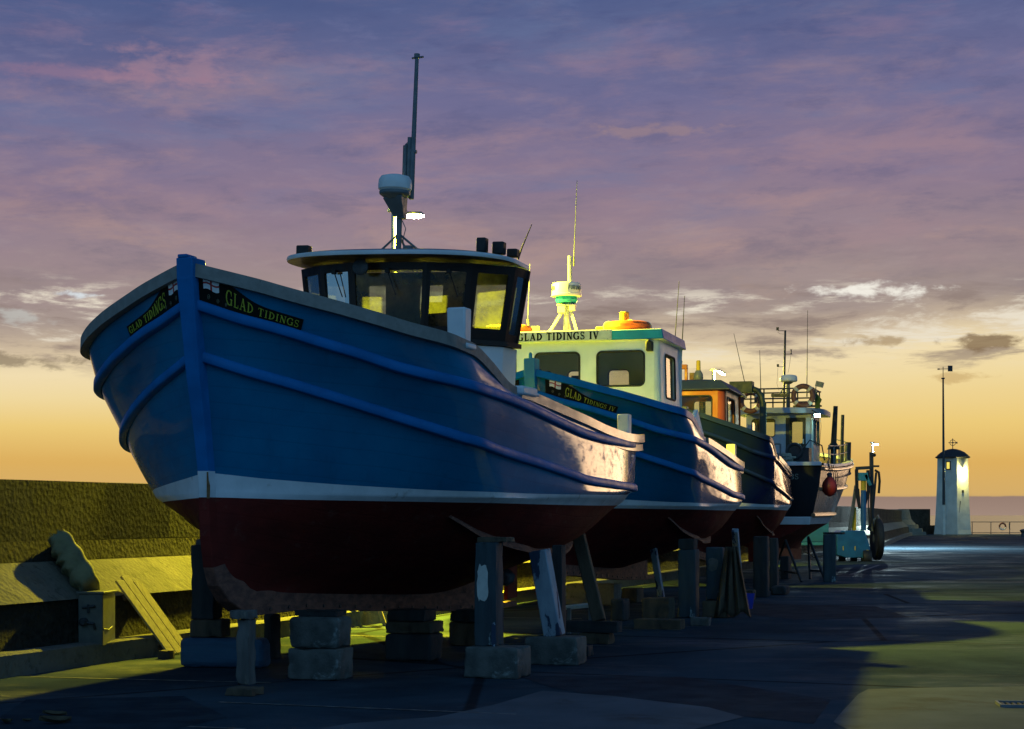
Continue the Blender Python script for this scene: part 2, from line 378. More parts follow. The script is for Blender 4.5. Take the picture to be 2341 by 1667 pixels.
mat('concrete_slab', (.085, .108, .128), (.064, .083, .099), 1.3, .85, .5, 60, c3=(.045, .05, .052), s3=.8, lo3=.55, hi3=.72, rvar=.1, bdist=.01, spec=.08)
def sea_mat():
    m = bpy.data.materials.new('sea_water'); m.use_nodes = True; t = NT(m.node_tree); b = t.n['Principled BSDF']
    b.inputs['Base Color'].default_value = (.03, .035, .045, 1); b.inputs['Roughness'].default_value = .18
    tc = t.new('ShaderNodeTexCoord'); bn = t.new('ShaderNodeBump'); bn.inputs['Strength'].default_value = .25; bn.inputs['Distance'].default_value = .3
    t.put(bn.inputs['Height'], t.noise(tc.outputs['Object'], .35, 5)); t.l.new(bn.outputs[0], b.inputs['Normal']); M['sea_water'] = m
sea_mat()

# ================================================================== SKY (world, laid out by true direction)
def sky():
    w = bpy.data.worlds.new('World'); SC.world = w; w.use_nodes = True
    t = NT(w.node_tree); t.n.clear()
    out = t.new('ShaderNodeOutputWorld'); bg = t.new('ShaderNodeBackground'); t.l.new(bg.outputs[0], out.inputs[0])
    tc = t.new('ShaderNodeTexCoord'); x, y, z = t.sep(tc.outputs['Generated'])
    hor = t.math('SQRT', t.math('ADD', t.math('MULTIPLY', x, x), t.math('MULTIPLY', y, y)))
    v = t.math('DIVIDE', z, t.math('MAXIMUM', hor, .02)); a = t.math('ARCTAN2', x, y)
    warp = t.noise(t.comb(t.math('MULTIPLY', a, 9), t.math('MULTIPLY', v, 34)), 1., 5, .6)
    vw = t.math('ADD', t.math('SUBTRACT', v, t.math('MULTIPLY', t.math('MULTIPLY', a, .03), t.math('MULTIPLY', t.rng(v, .04, .08), t.math('MULTIPLY', t.rng(a, -.5, -.35), t.rng(a, .5, .35))))), t.math('MULTIPLY', t.math('SUBTRACT', warp, .5), t.rng(v, .05, .13, 0., .035)))
    k = 1/.62
    stops = [(0.0, lin(150, 126, 113)), (.0118, lin(212, 172, 104)), (.030, lin(221, 175, 94)), (.050, lin(236, 202, 121)), (.070, lin(240, 216, 158)), (.086, lin(241, 221, 177)),
             (.098, lin(206, 186, 158)), (.113, lin(168, 151, 142)), (.145, lin(156, 136, 140)), (.185, lin(139, 121, 142)), (.235, lin(111, 109, 146)),
             (.30, lin(78, 93, 137)), (.62, lin(52, 72, 130))]
    base = t.ramp(t.math('MULTIPLY', vw, k, clamp=True), [(p*k, c) for p, c in stops])
    # broken cloud deck, pink lit undersides
    tilt = t.math('SUBTRACT', v, t.math('MULTIPLY', a, .035))
    n1 = t.noise(t.comb(t.math('MULTIPLY', a, 9), t.math('MULTIPLY', tilt, 30), 3.1), 1., 10, .66, .15)
    n2 = t.noise(t.comb(t.math('MULTIPLY', a, 5), t.math('MULTIPLY', tilt, 24), 9.7), 1., 9, .62, .2)
    n3 = t.noise(t.comb(t.math('MULTIPLY', a, 11), t.math('MULTIPLY', v, 60), 17.), 1., 10, .66, .25)
    band = t.math('MULTIPLY', t.rng(v, .10, .15), t.rng(v, .36, .22, 0, 1))
    pink = t.math('MULTIPLY', t.math('MULTIPLY', t.rng(n1, .47, .76), .55), band)
    c = t.mix(pink, base, lin(169, 138, 142))
    dk = t.math('MULTIPLY', t.math('MULTIPLY', t.rng(n2, .46, .72), .45), t.rng(v, .095, .13))
    c = t.mix(dk, c, t.ramp(t.math('MULTIPLY', v, k, clamp=True), [(.10*k, lin(128, 117, 116)), (.15*k, lin(118, 106, 122)), (.2*k, lin(98, 98, 134)), (.30*k, lin(70, 82, 128))]))
    # lilac / blue gaps
    gp = t.math('MULTIPLY', t.math('MULTIPLY', t.rng(n2, .47, .30), .45), t.rng(v, .13, .2))
    c = t.mix(gp, c, lin(104, 118, 156))
    n6 = t.noise(t.comb(t.math('MULTIPLY', a, 16), t.math('MULTIPLY', tilt, 58), 5.), 1., 10, .68, .2)
    n7 = t.noise(t.comb(t.math('MULTIPLY', a, 10), t.math('MULTIPLY', tilt, 36), 31.), 1., 9, .64, .3)
    dk2 = t.rng(v, .10, .15)
    c = t.mix(t.math('MULTIPLY', t.math('MULTIPLY', t.rng(n7, .50, .70), dk2), .55), c, t.ramp(t.math('MULTIPLY', v, k, clamp=True), [(.12*k, lin(188, 158, 138)), (.19*k, lin(168, 136, 141)), (.28*k, lin(130, 114, 146))]))
    c = t.mix(t.math('MULTIPLY', t.math('MULTIPLY', t.rng(n6, .50, .70), dk2), .42), c, t.ramp(t.math('MULTIPLY', v, k, clamp=True), [(.10*k, lin(122, 112, 114)), (.2*k, lin(94, 96, 132)), (.30*k, lin(66, 78, 124))]))
    c = t.mix(t.math('MULTIPLY', t.math('MULTIPLY', t.rng(n6, .48, .32), dk2), .30), c, t.ramp(t.math('MULTIPLY', v, k, clamp=True), [(.10*k, lin(186, 166, 152)), (.2*k, lin(150, 132, 152)), (.30*k, lin(104, 116, 160))]))
    # ragged lower edge of the deck: bright gaps and dark scraps
    lo = t.math('MULTIPLY', t.rng(v, .080, .100), t.rng(v, .138, .118))
    c = t.mix(t.math('MULTIPLY', t.math('MULTIPLY', t.rng(n3, .51, .64), lo), .9), c, lin(236, 226, 206))
    c = t.mix(t.math('MULTIPLY', t.math('MULTIPLY', t.rng(n3, .50, .36), t.math('MULTIPLY', t.rng(v, .070, .092), t.rng(v, .14, .115))), .75), c, lin(136, 118, 112))
    def blob(a0, v0, ra, rv, col, amt, src, lo_, hi_):
        nonlocal c
        da = t.math('DIVIDE', t.math('SUBTRACT', a, a0), ra); dv = t.math('DIVIDE', t.math('SUBTRACT', v, v0), rv)
        d = t.math('SQRT', t.math('ADD', t.math('MULTIPLY', da, da), t.math('MULTIPLY', dv, dv)))
        d = t.math('ADD', d, t.math('MULTIPLY', t.math('SUBTRACT', src, .5), 4.6))
        c = t.mix(t.math('MULTIPLY', t.rng(d, hi_, lo_), amt), c, col)
    A = lambda px: math.atan((px-CX)/F)
    V = lambda py: (HY-py)/F
    n4 = t.noise(t.comb(t.math('MULTIPLY', a, 55), t.math('MULTIPLY', v, 120), 2.), 1., 8, .6, .2)
    blob(A(400), V(182), .034, .0120, lin(162, 130, 146), .6, n4, .0, 1.5)
    blob(A(160), V(196), .055, .0040, lin(160, 122, 142), .42, n4, .0, 1.6)
    blob(A(1990), V(676), .030, .0046, lin(245, 240, 228), .95, n4, .2, 1.3)
    blob(A(160), V(688), .012, .0020, lin(220, 228, 232), .9, n4, .2, 1.3)
    blob(A(60), V(740), .014, .0040, lin(196, 198, 192), .6, n4, .2, 1.3)
    blob(A(2250), V(795), .018, .0050, lin(132, 108, 80), .85, n4, .3, 1.3)
    blob(A(2010), V(788), .014, .0032, lin(172, 146, 108), .8, n4, .3, 1.3)
    blob(A(2190), V(872), .014, .0026, lin(190, 155, 98), .55, n4, .3, 1.3)
    blob(A(1480), V(304), .036, .0040, lin(172, 140, 134), .4, n4, .2, 1.3)
    blob(A(40), V(835), .030, .0040, lin(128, 112, 92), .7, n4, .3, 1.3)
    # bank of sea fog along the horizon
    bt = t.math('ADD', .0088, t.math('MULTIPLY', t.noise(t.comb(t.math('MULTIPLY', a, 22), 0., 4.), 1., 5, .6), .0032))
    bank = t.rng(t.math('SUBTRACT', v, bt), .0005, -.0005)
    c = t.mix(bank, c, t.ramp(t.math('MULTIPLY', v, 60, clamp=True), [(0, lin(160, 136, 122)), (.7, lin(148, 124, 112))]))
    side = t.math('MAXIMUM', t.rng(a, -.33, -.62), t.rng(a, .585, .635)); c = t.mix(side, c, (.012, .045, .11))
    # the eastern half of the sky, behind the camera, is deep clear dusk blue
    back = t.rng(y, .35, -.35)
    east = t.ramp(t.math('MAXIMUM', z, 0.), [(0, (.15, .35, .55)), (.35, (.14, .35, .64)), (1, (.06, .14, .28))])
    c = t.mix(back, c, east)
    gl = t.math('MULTIPLY', t.math('MULTIPLY', t.rng(a, .31, .38), t.rng(a, .618, .578)), t.math('MULTIPLY', t.rng(v, -.01, .012), t.rng(v, .24, .08)))
    c = t.mix(gl, c, (4.6, 2.9, 1.55))
    below = t.rng(z, -.002, -.03); c = t.mix(below, c, (.02, .025, .035))
    t.put(bg.inputs[0], c); bg.inputs[1].default_value = 1.0
sky()

# ================================================================== SETTING
def structure(name, mb, m, **k): return tag(mb.build(name, m, **k), kind='structure')
TH = math.atan(1380/4000)                                   # the pier runs off to the right by this much
X0, Z0 = -3.02, 16.37                                       # stem head of the nearest boat
def ax(s, t, z=0.):                                          # pier frame: s along the row of boats, t towards the water
    return Vector((X0+s*math.sin(TH)+t*math.cos(TH), Z0+s*math.cos(TH)-t*math.sin(TH), z))
deck = MB()
deck.add([ax(-45, -4.4), ax(-45, 60), Vector((95, 157.5, 0)), Vector((33, 157.5, 0)), ax(70, -4.4)], [(0, 1, 2, 3, 4)])
deck.add([ax(-45, -4.4, -5), ax(-45, 60, -5), Vector((95, 157.5, -5)), Vector((33, 157.5, -5)), ax(70, -4.4, -5)], [(4, 3, 2, 1, 0)])
for i in range(5):
    j = (i+1) % 5; deck.f.append([i, j, 5+j, 5+i]); deck.m.append(0)
structure('pier_deck', deck, 'asphalt', smooth=0)
sea = MB(); sea.add([(-30000, -3000, -3.6), (30000, -3000, -3.6), (30000, 50000, -3.6), (-30000, 50000, -3.6)], [(0, 1, 2, 3)])
structure('sea', sea, 'sea_water', smooth=0)
def slab(name, pts, m, z):
    mb = MB(); n = len(pts); mb.add([Vector((p.x, p.y, z)) for p in pts], [list(range(n))]); return structure(name, mb, m, smooth=0)
slab('concrete_patch', [G(1905, 1652), G(1925, 1628), G(1962, 1588), G(1985, 1576), G(2120, 1573), G(2341, 1570), G(2700, 1566), G(3000, 1700), G(2700, 1760), G(2000, 1700)], 'concrete_slab', .004)
slab('concrete_patch', [G(1000, 1640), G(1130, 1612), G(1240, 1580), G(1400, 1592), G(1620, 1618), G(1700, 1640), G(1500, 1690), G(900, 1760), G(600, 1690), G(800, 1655)], 'concrete_slab', .004)
slab('asphalt_repair', [G(1180, 1545), G(1560, 1548), G(1900, 1600), G(1860, 1655), G(1500, 1618), G(1260, 1572)], 'asphalt_repair', .003)
slab('asphalt_repair', [G(1700, 1380), G(2000, 1386), G(2080, 1412), G(1820, 1418), G(1660, 1398)], 'asphalt_repair', .003)
slab('asphalt_repair', [G(60, 1600), G(420, 1592), G(520, 1640), G(300, 1690), G(-60, 1680)], 'asphalt_repair', .003)
def line(p, q, w, z=.005):
    d = (q-p).normalized(); n = Vector((-d.y, d.x, 0))*w/2
    slab('painted_line', [p-n, q-n, q+n, p+n], 'paint_line', z)
line(G(70, 1548), G(620, 1562), .05); line(G(500, 1606), G(1180, 1634), .06); line(G(1050, 1470), G(1420, 1478), .05)
line(G(1060, 1435), G(1560, 1441), .05); line(G(2010, 1292), G(1945, 1314), .12); line(G(1075, 1412), G(1330, 1415), .05); line(G(700, 1452), G(1000, 1458), .05)
line(G(0, 1592), G(22, 1593), .06); line(G(430, 1662), G(560, 1668), .07)

# harbour wall: profile (t, z) swept along its path
def wall_path():
    pts = [ax(s, 0) for s in (-40, -30, -20, -12, -6, 0, 6, 12, 20, 30, 40, 50, 60, 70)]
    return pts+[Vector((22.3, 92, 0)), Vector((26.4, 108, 0)), Vector((30.7, 125, 0)), Vector((34.3, 139, 0)), Vector((37.3, 150, 0))]
WP = wall_path()
def sweep(mb, prof, path, closed=True, off=0., mi=0, jag=0.):
    rows = []
    for i, p in enumerate(path):
        d = (path[min(i+1, len(path)-1)]-path[max(i-1, 0)]); d.z = 0; d.normalize(); n = Vector((d.y, -d.x, 0))
        rows.append([p+n*(t_+off)+Vector((0, 0, z_)) for t_, z_ in prof])
    n_ = len(prof); o = len(mb.v)
    for r_ in rows: mb.v += r_
    for i in range(len(rows)-1):
        for j in range(n_ if closed else n_-1):
            k = (j+1) % n_
            mb.f.append([o+i*n_+j, o+(i+1)*n_+j, o+(i+1)*n_+k, o+i*n_+k]); mb.m.append(mi)
    if closed:
        mb.f.append([o+j for j in range(n_)]); mb.f.append([o+(len(rows)-1)*n_+j for j in range(n_)][::-1]); mb.m += [mi, mi]
def dense(path, step=1.2):
    out = []
    for a, b in zip(path, path[1:]):
        n = max(1, int((b-a).length/step))
        out += [a.lerp(b, i/n) for i in range(n)]
    return out+[path[-1]]
wall = thing('harbour_wall', 'long rough concrete harbour wall with a sloping ledge behind the boats', 'harbour wall', ax(0, -3.5))
def wpart(name, prof, m, path=None, jag=.0):
    mb = MB(); pp = dense(path or WP); sweep(mb, prof, pp)
    if jag:
        rr = random.Random(4)
        for v in mb.v: v += Vector((rr.uniform(-jag, jag), 0, rr.uniform(-jag, jag)*.7))
    o = mb.build(name, m, smooth=0, origin=wall.location); o.parent = wall; o.location = (0, 0, 0); return o
wpart('parapet', [(-3.70, 1.40), (-3.69, 2.11), (-4.3, 2.13), (-4.3, 1.40)], 'wall_rough', jag=.012)
wpart('band_course', [(-3.62, 1.16), (-3.66, 1.397), (-4.3, 1.397), (-4.3, 1.16)], 'wall_rough', jag=.006)
wpart('sloping_ledge', [(-3.06, .74), (-3.60, 1.157), (-4.3, 1.157), (-4.3, .74)], 'wall_render')
wpart('lower_face', [(-2.96, .0), (-3.10, .737), (-4.3, .737), (-4.3, .0)], 'wall_rough', jag=.008)
wpart('kerb', [(-2.75, .0), (-2.76, .23), (-2.80, .25), (-2.99, .25), (-2.95, .0)], 'kerb_concrete')
# end of the wall: round shouldered buttress with steps, then a dark return wall
P = Vector((37.3, 150, 0))
bt = MB()
for r0, z0, z1, st in ((1.15, 0, .28, 1.15), (.85, .28, .58, .9), (.5, .58, .9, .6)):
    bt.lathe([(r0+2.6, z0), (r0+2.55, z1)], (P.x-5.5, P.y+.5, 0), 26)
bt.lathe([(2.9, .9), (2.5, 1.35), (2.3, 2.2)], (P.x-5.5, P.y+.5, 0), 26)
o = bt.build('stepped_end', 'wall_render', smooth=25, origin=wall.location); o.parent = wall; o.location = (0, 0, 0)
rw = MB(); rw.box((35.9, 156.2, 1.1), (2.6, 1.2, 2.3)); rw.box((37.5, 156.3, .3), (.9, .8, 1.0))
tag(rw.build('pier_head_wall', 'wall_rough', origin=(35.9, 156.2, 0), bevel=.03), 'dark low return wall between the stepped wall end and the lighthouse', 'wall')

# ================================================================== BOATS
def interp(tab, x):
    if x <= tab[0][0]: return tab[0][1]
    for (a, b), (c, d) in zip(tab, tab[1:]):
        if x <= c: return b+(d-b)*(x-a)/(c-a)
    return tab[-1][1]
def smooth_tab(tab):
    """monotone-ish cubic through the knots"""
    n = len(tab); ms = []
    for i in range(n):
        if i == 0: m_ = (tab[1][1]-tab[0][1])/(tab[1][0]-tab[0][0])
        elif i == n-1: m_ = (tab[-1][1]-tab[-2][1])/(tab[-1][0]-tab[-2][0])
        else:
            d0 = (tab[i][1]-tab[i-1][1])/(tab[i][0]-tab[i-1][0]); d1 = (tab[i+1][1]-tab[i][1])/(tab[i+1][0]-tab[i][0])
            m_ = 0 if d0*d1 <= 0 else 2*d0*d1/(d0+d1)
        ms.append(m_)
    def f(x):
        if x <= tab[0][0]: return tab[0][1]
        if x >= tab[-1][0]: return tab[-1][1]
        for i in range(n-1):
            a, b = tab[i]; c, d = tab[i+1]
            if x <= c:
                h = c-a; u = (x-a)/h
                return (2*u**3-3*u*u+1)*b+(u**3-2*u*u+u)*h*ms[i]+(-2*u**3+3*u*u)*d+(u**3-u*u)*h*ms[i+1]
    return f
ZT = {
 'rail': [(0.0, 4.023), (0.005, 4.019), (0.022, 4.007), (0.053, 3.987), (0.099, 3.958), (0.162, 3.92), (0.242, 3.874), (0.339, 3.815), (0.455, 3.754), (0.59, 3.693), (0.744, 3.626), (1.111, 3.503), (1.559, 3.44), (2.092, 3.4), (2.22, 3.375), (2.6, 3.27), (3.34, 3.06), (3.71, 3.05), (4.215, 3.02), (5.105, 2.955), (6.087, 2.884), (7.165, 2.812), (8.34, 2.784), (9.612, 2.813), (10.4, 2.86)],
 'us': [(0.05, 3.674), (0.102, 3.627), (0.21, 3.547), (0.384, 3.46), (0.499, 3.399), (0.631, 3.333), (0.783, 3.269), (1.145, 3.125), (1.587, 3.04), (2.112, 2.985), (2.722, 2.955), (3.419, 2.91), (4.204, 2.845), (5.081, 2.768), (6.05, 2.695), (7.112, 2.669), (8.27, 2.673), (9.523, 2.697), (10.3, 2.72)],
 'ls': [(0.16, 3.194), (0.254, 3.134), (0.389, 3.062), (0.591, 2.976), (0.864, 2.863), (1.211, 2.73), (1.635, 2.594), (2.139, 2.475), (2.725, 2.405), (3.394, 2.348), (4.148, 2.285), (4.99, 2.205), (5.92, 2.129), (6.94, 2.107), (8.051, 2.094), (10, 2.094)],
 'st': [(.38, 2.10), (.69, 2.05), (1.38, 1.99), (2.38, 1.95), (4, 1.94), (6, 1.95), (8, 1.97), (9.6, 2.0)],
 'sb': [(.40, 1.87), (1., 1.85), (3, 1.83), (6, 1.82), (9.4, 1.84)],
 'bil': [(.45, 1.46), (1, 1.45), (2, 1.42), (4, 1.36), (6, 1.34), (7.5, 1.43), (9.2, 1.66)],
 'gar': [(.62, 1.05), (1.5, 1.05), (2.5, 1.02), (4, .97), (6, .95), (7.5, 1.08), (9.0, 1.5)],
 'kt': [(.95, .90), (1.5, .90), (2.5, .86), (4, .79), (6, .72), (7.5, .82), (8.8, 1.38)],
}
TT = {'rail': (.0, 10.2, 2.03, 1.63, 1.97, 1.047, .19), 'us': (.05, 10.12, 2.11, 2.05, 1.87, 1.121, .23), 'ls': (.16, 9.9, 2.04, 2.25, 1.56, 1.107, .24),
      'st': (.38, 9.6, 2.0, 2.75, 1.6, 1.12, .24), 'sb': (.40, 9.4, 1.94, 2.95, 1.6, 1.12, .26), 'bil': (.45, 9.2, 1.66, 4.6, 1.5, 1.0, .34),
      'gar': (.62, 9.0, .78, 6.0, 1.35, .85, .5), 'kt': (.95, 8.8, .09, 1.0, 2, 2, .0)}
LV = ['kt', 'gar', 'bil', 'sb', 'st', 'ls', 'us', 'rail']
NS, NC = 84, 9
def catmull(p0, p1, p2, p3, u):
    return .5*((2*p1)+(p2-p0)*u+(2*p0-5*p1+4*p2-p3)*u*u+(3*p1-p0-3*p2+p3)*u**3)
class Boat:
    """hull of the bluff-bowed harbour boats; local x = port, y = aft, z = up"""
    def __init__(b, root, mats, kt=1., ks=1., kz=1., zref=0., keel_z=None, cut=None):
        b.root = root; b.mats = mats; b.kt, b.ks, b.kz, b.zref = kt, ks, kz, zref
        b.lev = {}
        for k in LV:
            s0, send, B, Lb, p, q, c = TT[k]; zf = smooth_tab(ZT[k])
            pts = []
            for i in range(NS+1):
                u = i/NS; s = s0+(send-s0)*u**1.7
                r_ = min(max((s-s0)/Lb, 0), 1); t = B*(1-(1-r_)**p)**(1/q)
                a = min(max((s-5.5)/(send-5.5), 0), 1); t *= 1-c*a**2.2
                e = min(max((s-2.8)/3., 0), 1); e = e*e*(3-2*e); t *= 1+e*{'us': -.015, 'ls': .05, 'st': .075, 'sb': .06, 'bil': .03}.get(k, 0)
                t = .05+t*(B-.05)/B if k != 'kt' else max(t, .05)
                pts.append(Vector((t*kt, s*ks, (zf(s)-zref)*kz+zref)))
            te, se, ze = pts[-1]
            for i in range(1, NC+1):
                an = math.pi/2*i/NC
                bul = .14 if k in ('rail', 'us', 'ls', 'st', 'sb') else .3
                pts.append(Vector((te*math.cos(an)**.8 if i < NC else 0., se+bul*ks*math.sin(an)**1.3, ze+ (0.02*math.sin(an)))))
            b.lev[k] = pts
        b.rows = []                                              # smooth rows with the paint band of the strip above each
        P_ = [b.lev[k] for k in LV]; n = len(P_[0]); SUB = 4
        for i in range(len(P_)-1):
            for q in range(SUB):
                u = q/SUB; row = []
                for j in range(n):
                    p1, p2 = P_[i][j], P_[i+1][j]
                    p0 = P_[i-1][j] if i > 0 else p1*2-p2; p3 = P_[i+2][j] if i+2 < len(P_) else p2*2-p1
                    row.append(catmull(p0, p1, p2, p3, u))
                b.rows.append((row, 0 if i < 3 else 1 if i == 3 else 2))
        b.rows.append((P_[-1], 2))
    def hull(b):
        mb = MB(); n = len(b.rows[0][0])
        for sg in (1, -1):
            o = len(mb.v)
            for row, _ in b.rows: mb.v += [Vector((p.x*sg, p.y, p.z)) for p in row]
            for i in range(len(b.rows)-1):
                for j in range(n-1):
                    mb.f.append([o+i*n+j, o+i*n+j+1, o+(i+1)*n+j+1, o+(i+1)*n+j][::sg]); mb.m.append(b.rows[i][1])
        # inner bulwark and deck
        ra, us = b.lev['rail'], b.lev['us']
        inn = [b.inset(ra, j, -.09) for j in range(n)]
        uin = [b.inset(us, j, -.16) for j in range(n)]; dk = [Vector((min(inn[j].x, uin[j].x), max(uin[j].y, inn[j].y) if j < n//2 else min(uin[j].y, inn[j].y), us[j].z-.12)) for j in range(n)]
        for sg in (1, -1):
            fl = lambda ps: [Vector((p.x*sg, p.y, p.z)) for p in ps]
            mb.sheet([fl(ra), fl(inn)], 2); mb.sheet([fl(inn), fl(dk)], 3)
        mb.sheet([[Vector((p.x*f_, p.y, p.z)) for f_ in (-1, 0, 1)] for p in dk], 3)
        b.hull_o = mb.build('hull', b.mats['hull'], b.root, smooth=42); return b.hull_o
    def inset(b, ps, j, d):
        a, c = ps[max(j-1, 0)], ps[min(j+1, len(ps)-1)]; tx, ty = c.x-a.x, c.y-a.y; l = math.hypot(tx, ty)+1e-9
        nx, ny = ty/l, -tx/l
        p = ps[j]; x = p.x+nx*d
        return Vector((max(x, 0) if j else max(x, .0), p.y+ny*d, p.z))
    def strip(b, lev, prof, name, m, s0=0, s1=None, port=True):
        """sweep a closed profile [(out, up)] along a level line"""
        ps = b.lev[lev]; n = len(ps); js = [j for j in range(n) if ps[j].y >= s0 and (s1 is None or ps[j].y <= s1)]
        mb = MB()
        for sg in (1, -1):
            rows = []
            for j in js:
                rows.append([(lambda q: Vector((q.x*sg, q.y, q.z+up)))(b.inset(ps, j, out)) for out, up in prof])
            rows = [r_+[r_[0]] for r_ in rows]; mb.sheet(rows, 0, sg < 0)
            o = len(mb.v); k = len(prof)
            mb.add(rows[0][:k], [list(range(k))]); mb.add(rows[-1][:k], [list(range(k))])
        return mb.build(name, m, b.root, smooth=50)
    def sides(b, lev, prof, name, m, **k): return b.strip(lev, prof, name, m, **k)
    def stem(b, mats, head=4.10):
        kz = lambda z: (z-b.zref)*b.kz+b.zref
        prof = [(-.10, head), (-.09, 3.90), (-.05, 3.65), (.06, 3.0), (.18, 2.5), (.25, 2.12), (.27, 1.87), (.29, 1.5), (.36, 1.2), (.46, 1.02), (.66, .86), (.92, .75), (1.30, .70)]
        inn = [(.14, head), (.15, 3.90), (.2, 3.65), (.32, 3.0), (.42, 2.5), (.5, 2.12), (.54, 1.87), (.60, 1.5), (.70, 1.25), (.86, 1.10), (1.05, .98), (1.25, .92), (1.5, .90)]
        wd = [.085, .085, .08, .07, .062, .058, .056, .056, .058, .065, .08, .095, .10]
        mb = MB()
        for i in range(len(prof)-1):
            mi = 0 if i < 5 else 1 if i == 5 else 2 if i < 8 else 3
            vs = []
            for q in (i, i+1):
                for (s, z), k in ((prof[q], 1), (inn[q], 1)):
                    for sg in (-1, 1): vs.append((sg*wd[q]*(1. if (s, z) == prof[q] else 1.15)*b.kt, s*b.ks, kz(z)))
            f = [(0, 1, 5, 4), (2, 3, 7, 6), (0, 2, 6, 4), (1, 3, 7, 5)]
            if i == 0: f.append((0, 1, 3, 2))
            if i == len(prof)-2: f.append((4, 5, 7, 6))
            mb.add(vs, f, mi)
        return mb.build('stem_post', mats, b.root, smooth=30, bevel=.012)
    def keel(b, m):
        kz = lambda z: (z-b.zref)*b.kz+b.zref
        mb = MB(); N = 24
        top = smooth_tab(ZT['kt']); lo = [(1.15, .70), (2.2, .70), (4.3, .58), (6.6, .46), (8.45, .40)]
        rows = []
        for i in range(N+1):
            s = 1.2+(8.45-1.2)*i/N; zb = interp(lo, s); zt = top(s)+.04
            zm = zb+.085
            w_ = .10*b.kt
            rows.append([(-w_*1.05, s*b.ks, kz(zb)), (w_*1.05, s*b.ks, kz(zb)), (w_*1.05, s*b.ks, kz(zm)), (w_, s*b.ks, kz(zm+.01)), (w_*.9, s*b.ks, kz(zt)), (-w_*.9, s*b.ks, kz(zt)), (-w_, s*b.ks, kz(zm+.01)), (-w_*1.05, s*b.ks, kz(zm)), (-w_*1.05, s*b.ks, kz(zb))])
        mb.sheet(rows); mb.add(rows[0][:8], [range(8)]); mb.add(rows[-1][:8], [range(8)])
        mb.box((0, 8.85*b.ks, kz(.435)), (.16*b.kt, .8*b.ks, .07))
        o = mb.build('keel', m, b.root, smooth=0, bevel=.008)
        for i in range(17):
            bo = MB()
            s = 1.45+i*.42; zb = interp(lo, s)
            bo.lathe([(.02, 0), (.02, .012)], (w_*1.05+.001, s*b.ks, kz(zb)+.05), 8, rot=Matrix.Rotation(R(90), 3, 'Y'))
            bo.build('keel_bolt', 'dark_metal', o)
        return o
    def rudder(b):
        kz = lambda z: (z-b.zref)*b.kz+b.zref
        mb = MB(); mb.prism([(8.98, .50), (9.42, .52), (9.40, 1.2), (9.22, 1.55), (9.02, 1.62)], lambda y, z, d: (d, y*b.ks, kz(z)), -.03, .03)
        mb.build('rudder', 'antifoul', b.root, bevel=.01)
        pr = MB(); pr.lathe([(.03, -.12), (.055, -.05), (.055, .05), (.02, .12)], (0, 8.68*b.ks, kz(.98)), 12, rot=Matrix.Rotation(R(90), 3, 'X'))
        o = pr.build('propeller', 'steel_pale', b.root)
        for k in range(4):
            a = R(90*k+35); bl = MB(); ps = []
            for r_, c in ((.05, .04), (.14, .10), (.23, .11), (.30, .05)):
                ps.append([(math.cos(a)*r_-math.sin(a)*w_, .6*w_, math.sin(a)*r_+math.cos(a)*w_) for w_ in (-c, 0, c)])
            bl.sheet([[Vector((p[0], 8.68*b.ks+p[1], kz(.98)+p[2])) for p in row] for row in ps]); bb = bl.build('blade', 'dark_metal', o)
            sd = bb.modifiers.new('thick', 'SOLIDIFY'); sd.thickness = .012
    def bilge(b, m):
        mb = MB()
        zt = smooth_tab([(2.7, 1.70), (3.6, 1.52), (4.6, 1.38), (5.6, 1.30), (6.6, 1.30), (7.4, 1.37)])
        for sg in (1, -1):
            rows = []
            for i in range(24):
                s = 2.7+4.7*i/23; z = (zt(s)-b.zref)*b.kz+b.zref; p = b.at(s*b.ks, z); e = .09*math.sin(math.pi*min(1, (i+.5)/5, (23.5-i)/4)/2)
                out = Vector((.72, 0, -.69))
                q = [p-out*.05, p-out*.05+Vector((0, 0, -.045)), p+out*e+Vector((0, 0, -.03)), p+out*e]
                rows.append([Vector((v.x*sg, v.y, v.z)) for v in q+[q[0]]])
            mb.sheet(rows)
            mb.add(rows[0][:4], [range(4)]); mb.add(rows[-1][:4], [range(4)])
        return mb.build('bilge_keel', m, b.root, smooth=0)
    def at(b, s, z):
        """hull surface point on the port side nearest to station s and height z"""
        prev = None
        for row, _ in b.rows:
            for j in range(len(row)-1):
                if row[j].y <= s <= row[j+1].y:
                    u = (s-row[j].y)/(row[j+1].y-row[j].y+1e-9); p = row[j].lerp(row[j+1], u)
                    if prev and (prev.z-z)*(p.z-z) <= 0 and abs(p.z-prev.z) > 1e-6: return prev.lerp(p, (z-prev.z)/(p.z-prev.z))
                    prev = p; break
        return prev
    def bulwark(b):
        """arc-length frame on the bow bulwark: f(a, w, d) with w 0 at the strake and 1 at the rail"""
        us, ra = b.lev['us'], b.lev['rail']; arc_ = [0.]
        for j in range(1, NS+1): arc_.append(arc_[-1]+(us[j]-us[j-1]).length)
        def f(a, w, d, sg):
            j = 0
            while j < NS-1 and arc_[j+1] < a: j += 1
            u = (a-arc_[j])/(arc_[j+1]-arc_[j]); lo, hi = us[j].lerp(us[j+1], u), ra[j].lerp(ra[j+1], u)
            tg = (us[j+1]-us[j]).normalized(); up = (hi-lo).normalized(); nn = tg.cross(up); nn.normalize()
            if nn.x < 0: nn = -nn
            p = lo.lerp(hi, w)+nn*d
            return Vector((p.x*sg, p.y, p.z))
        return f
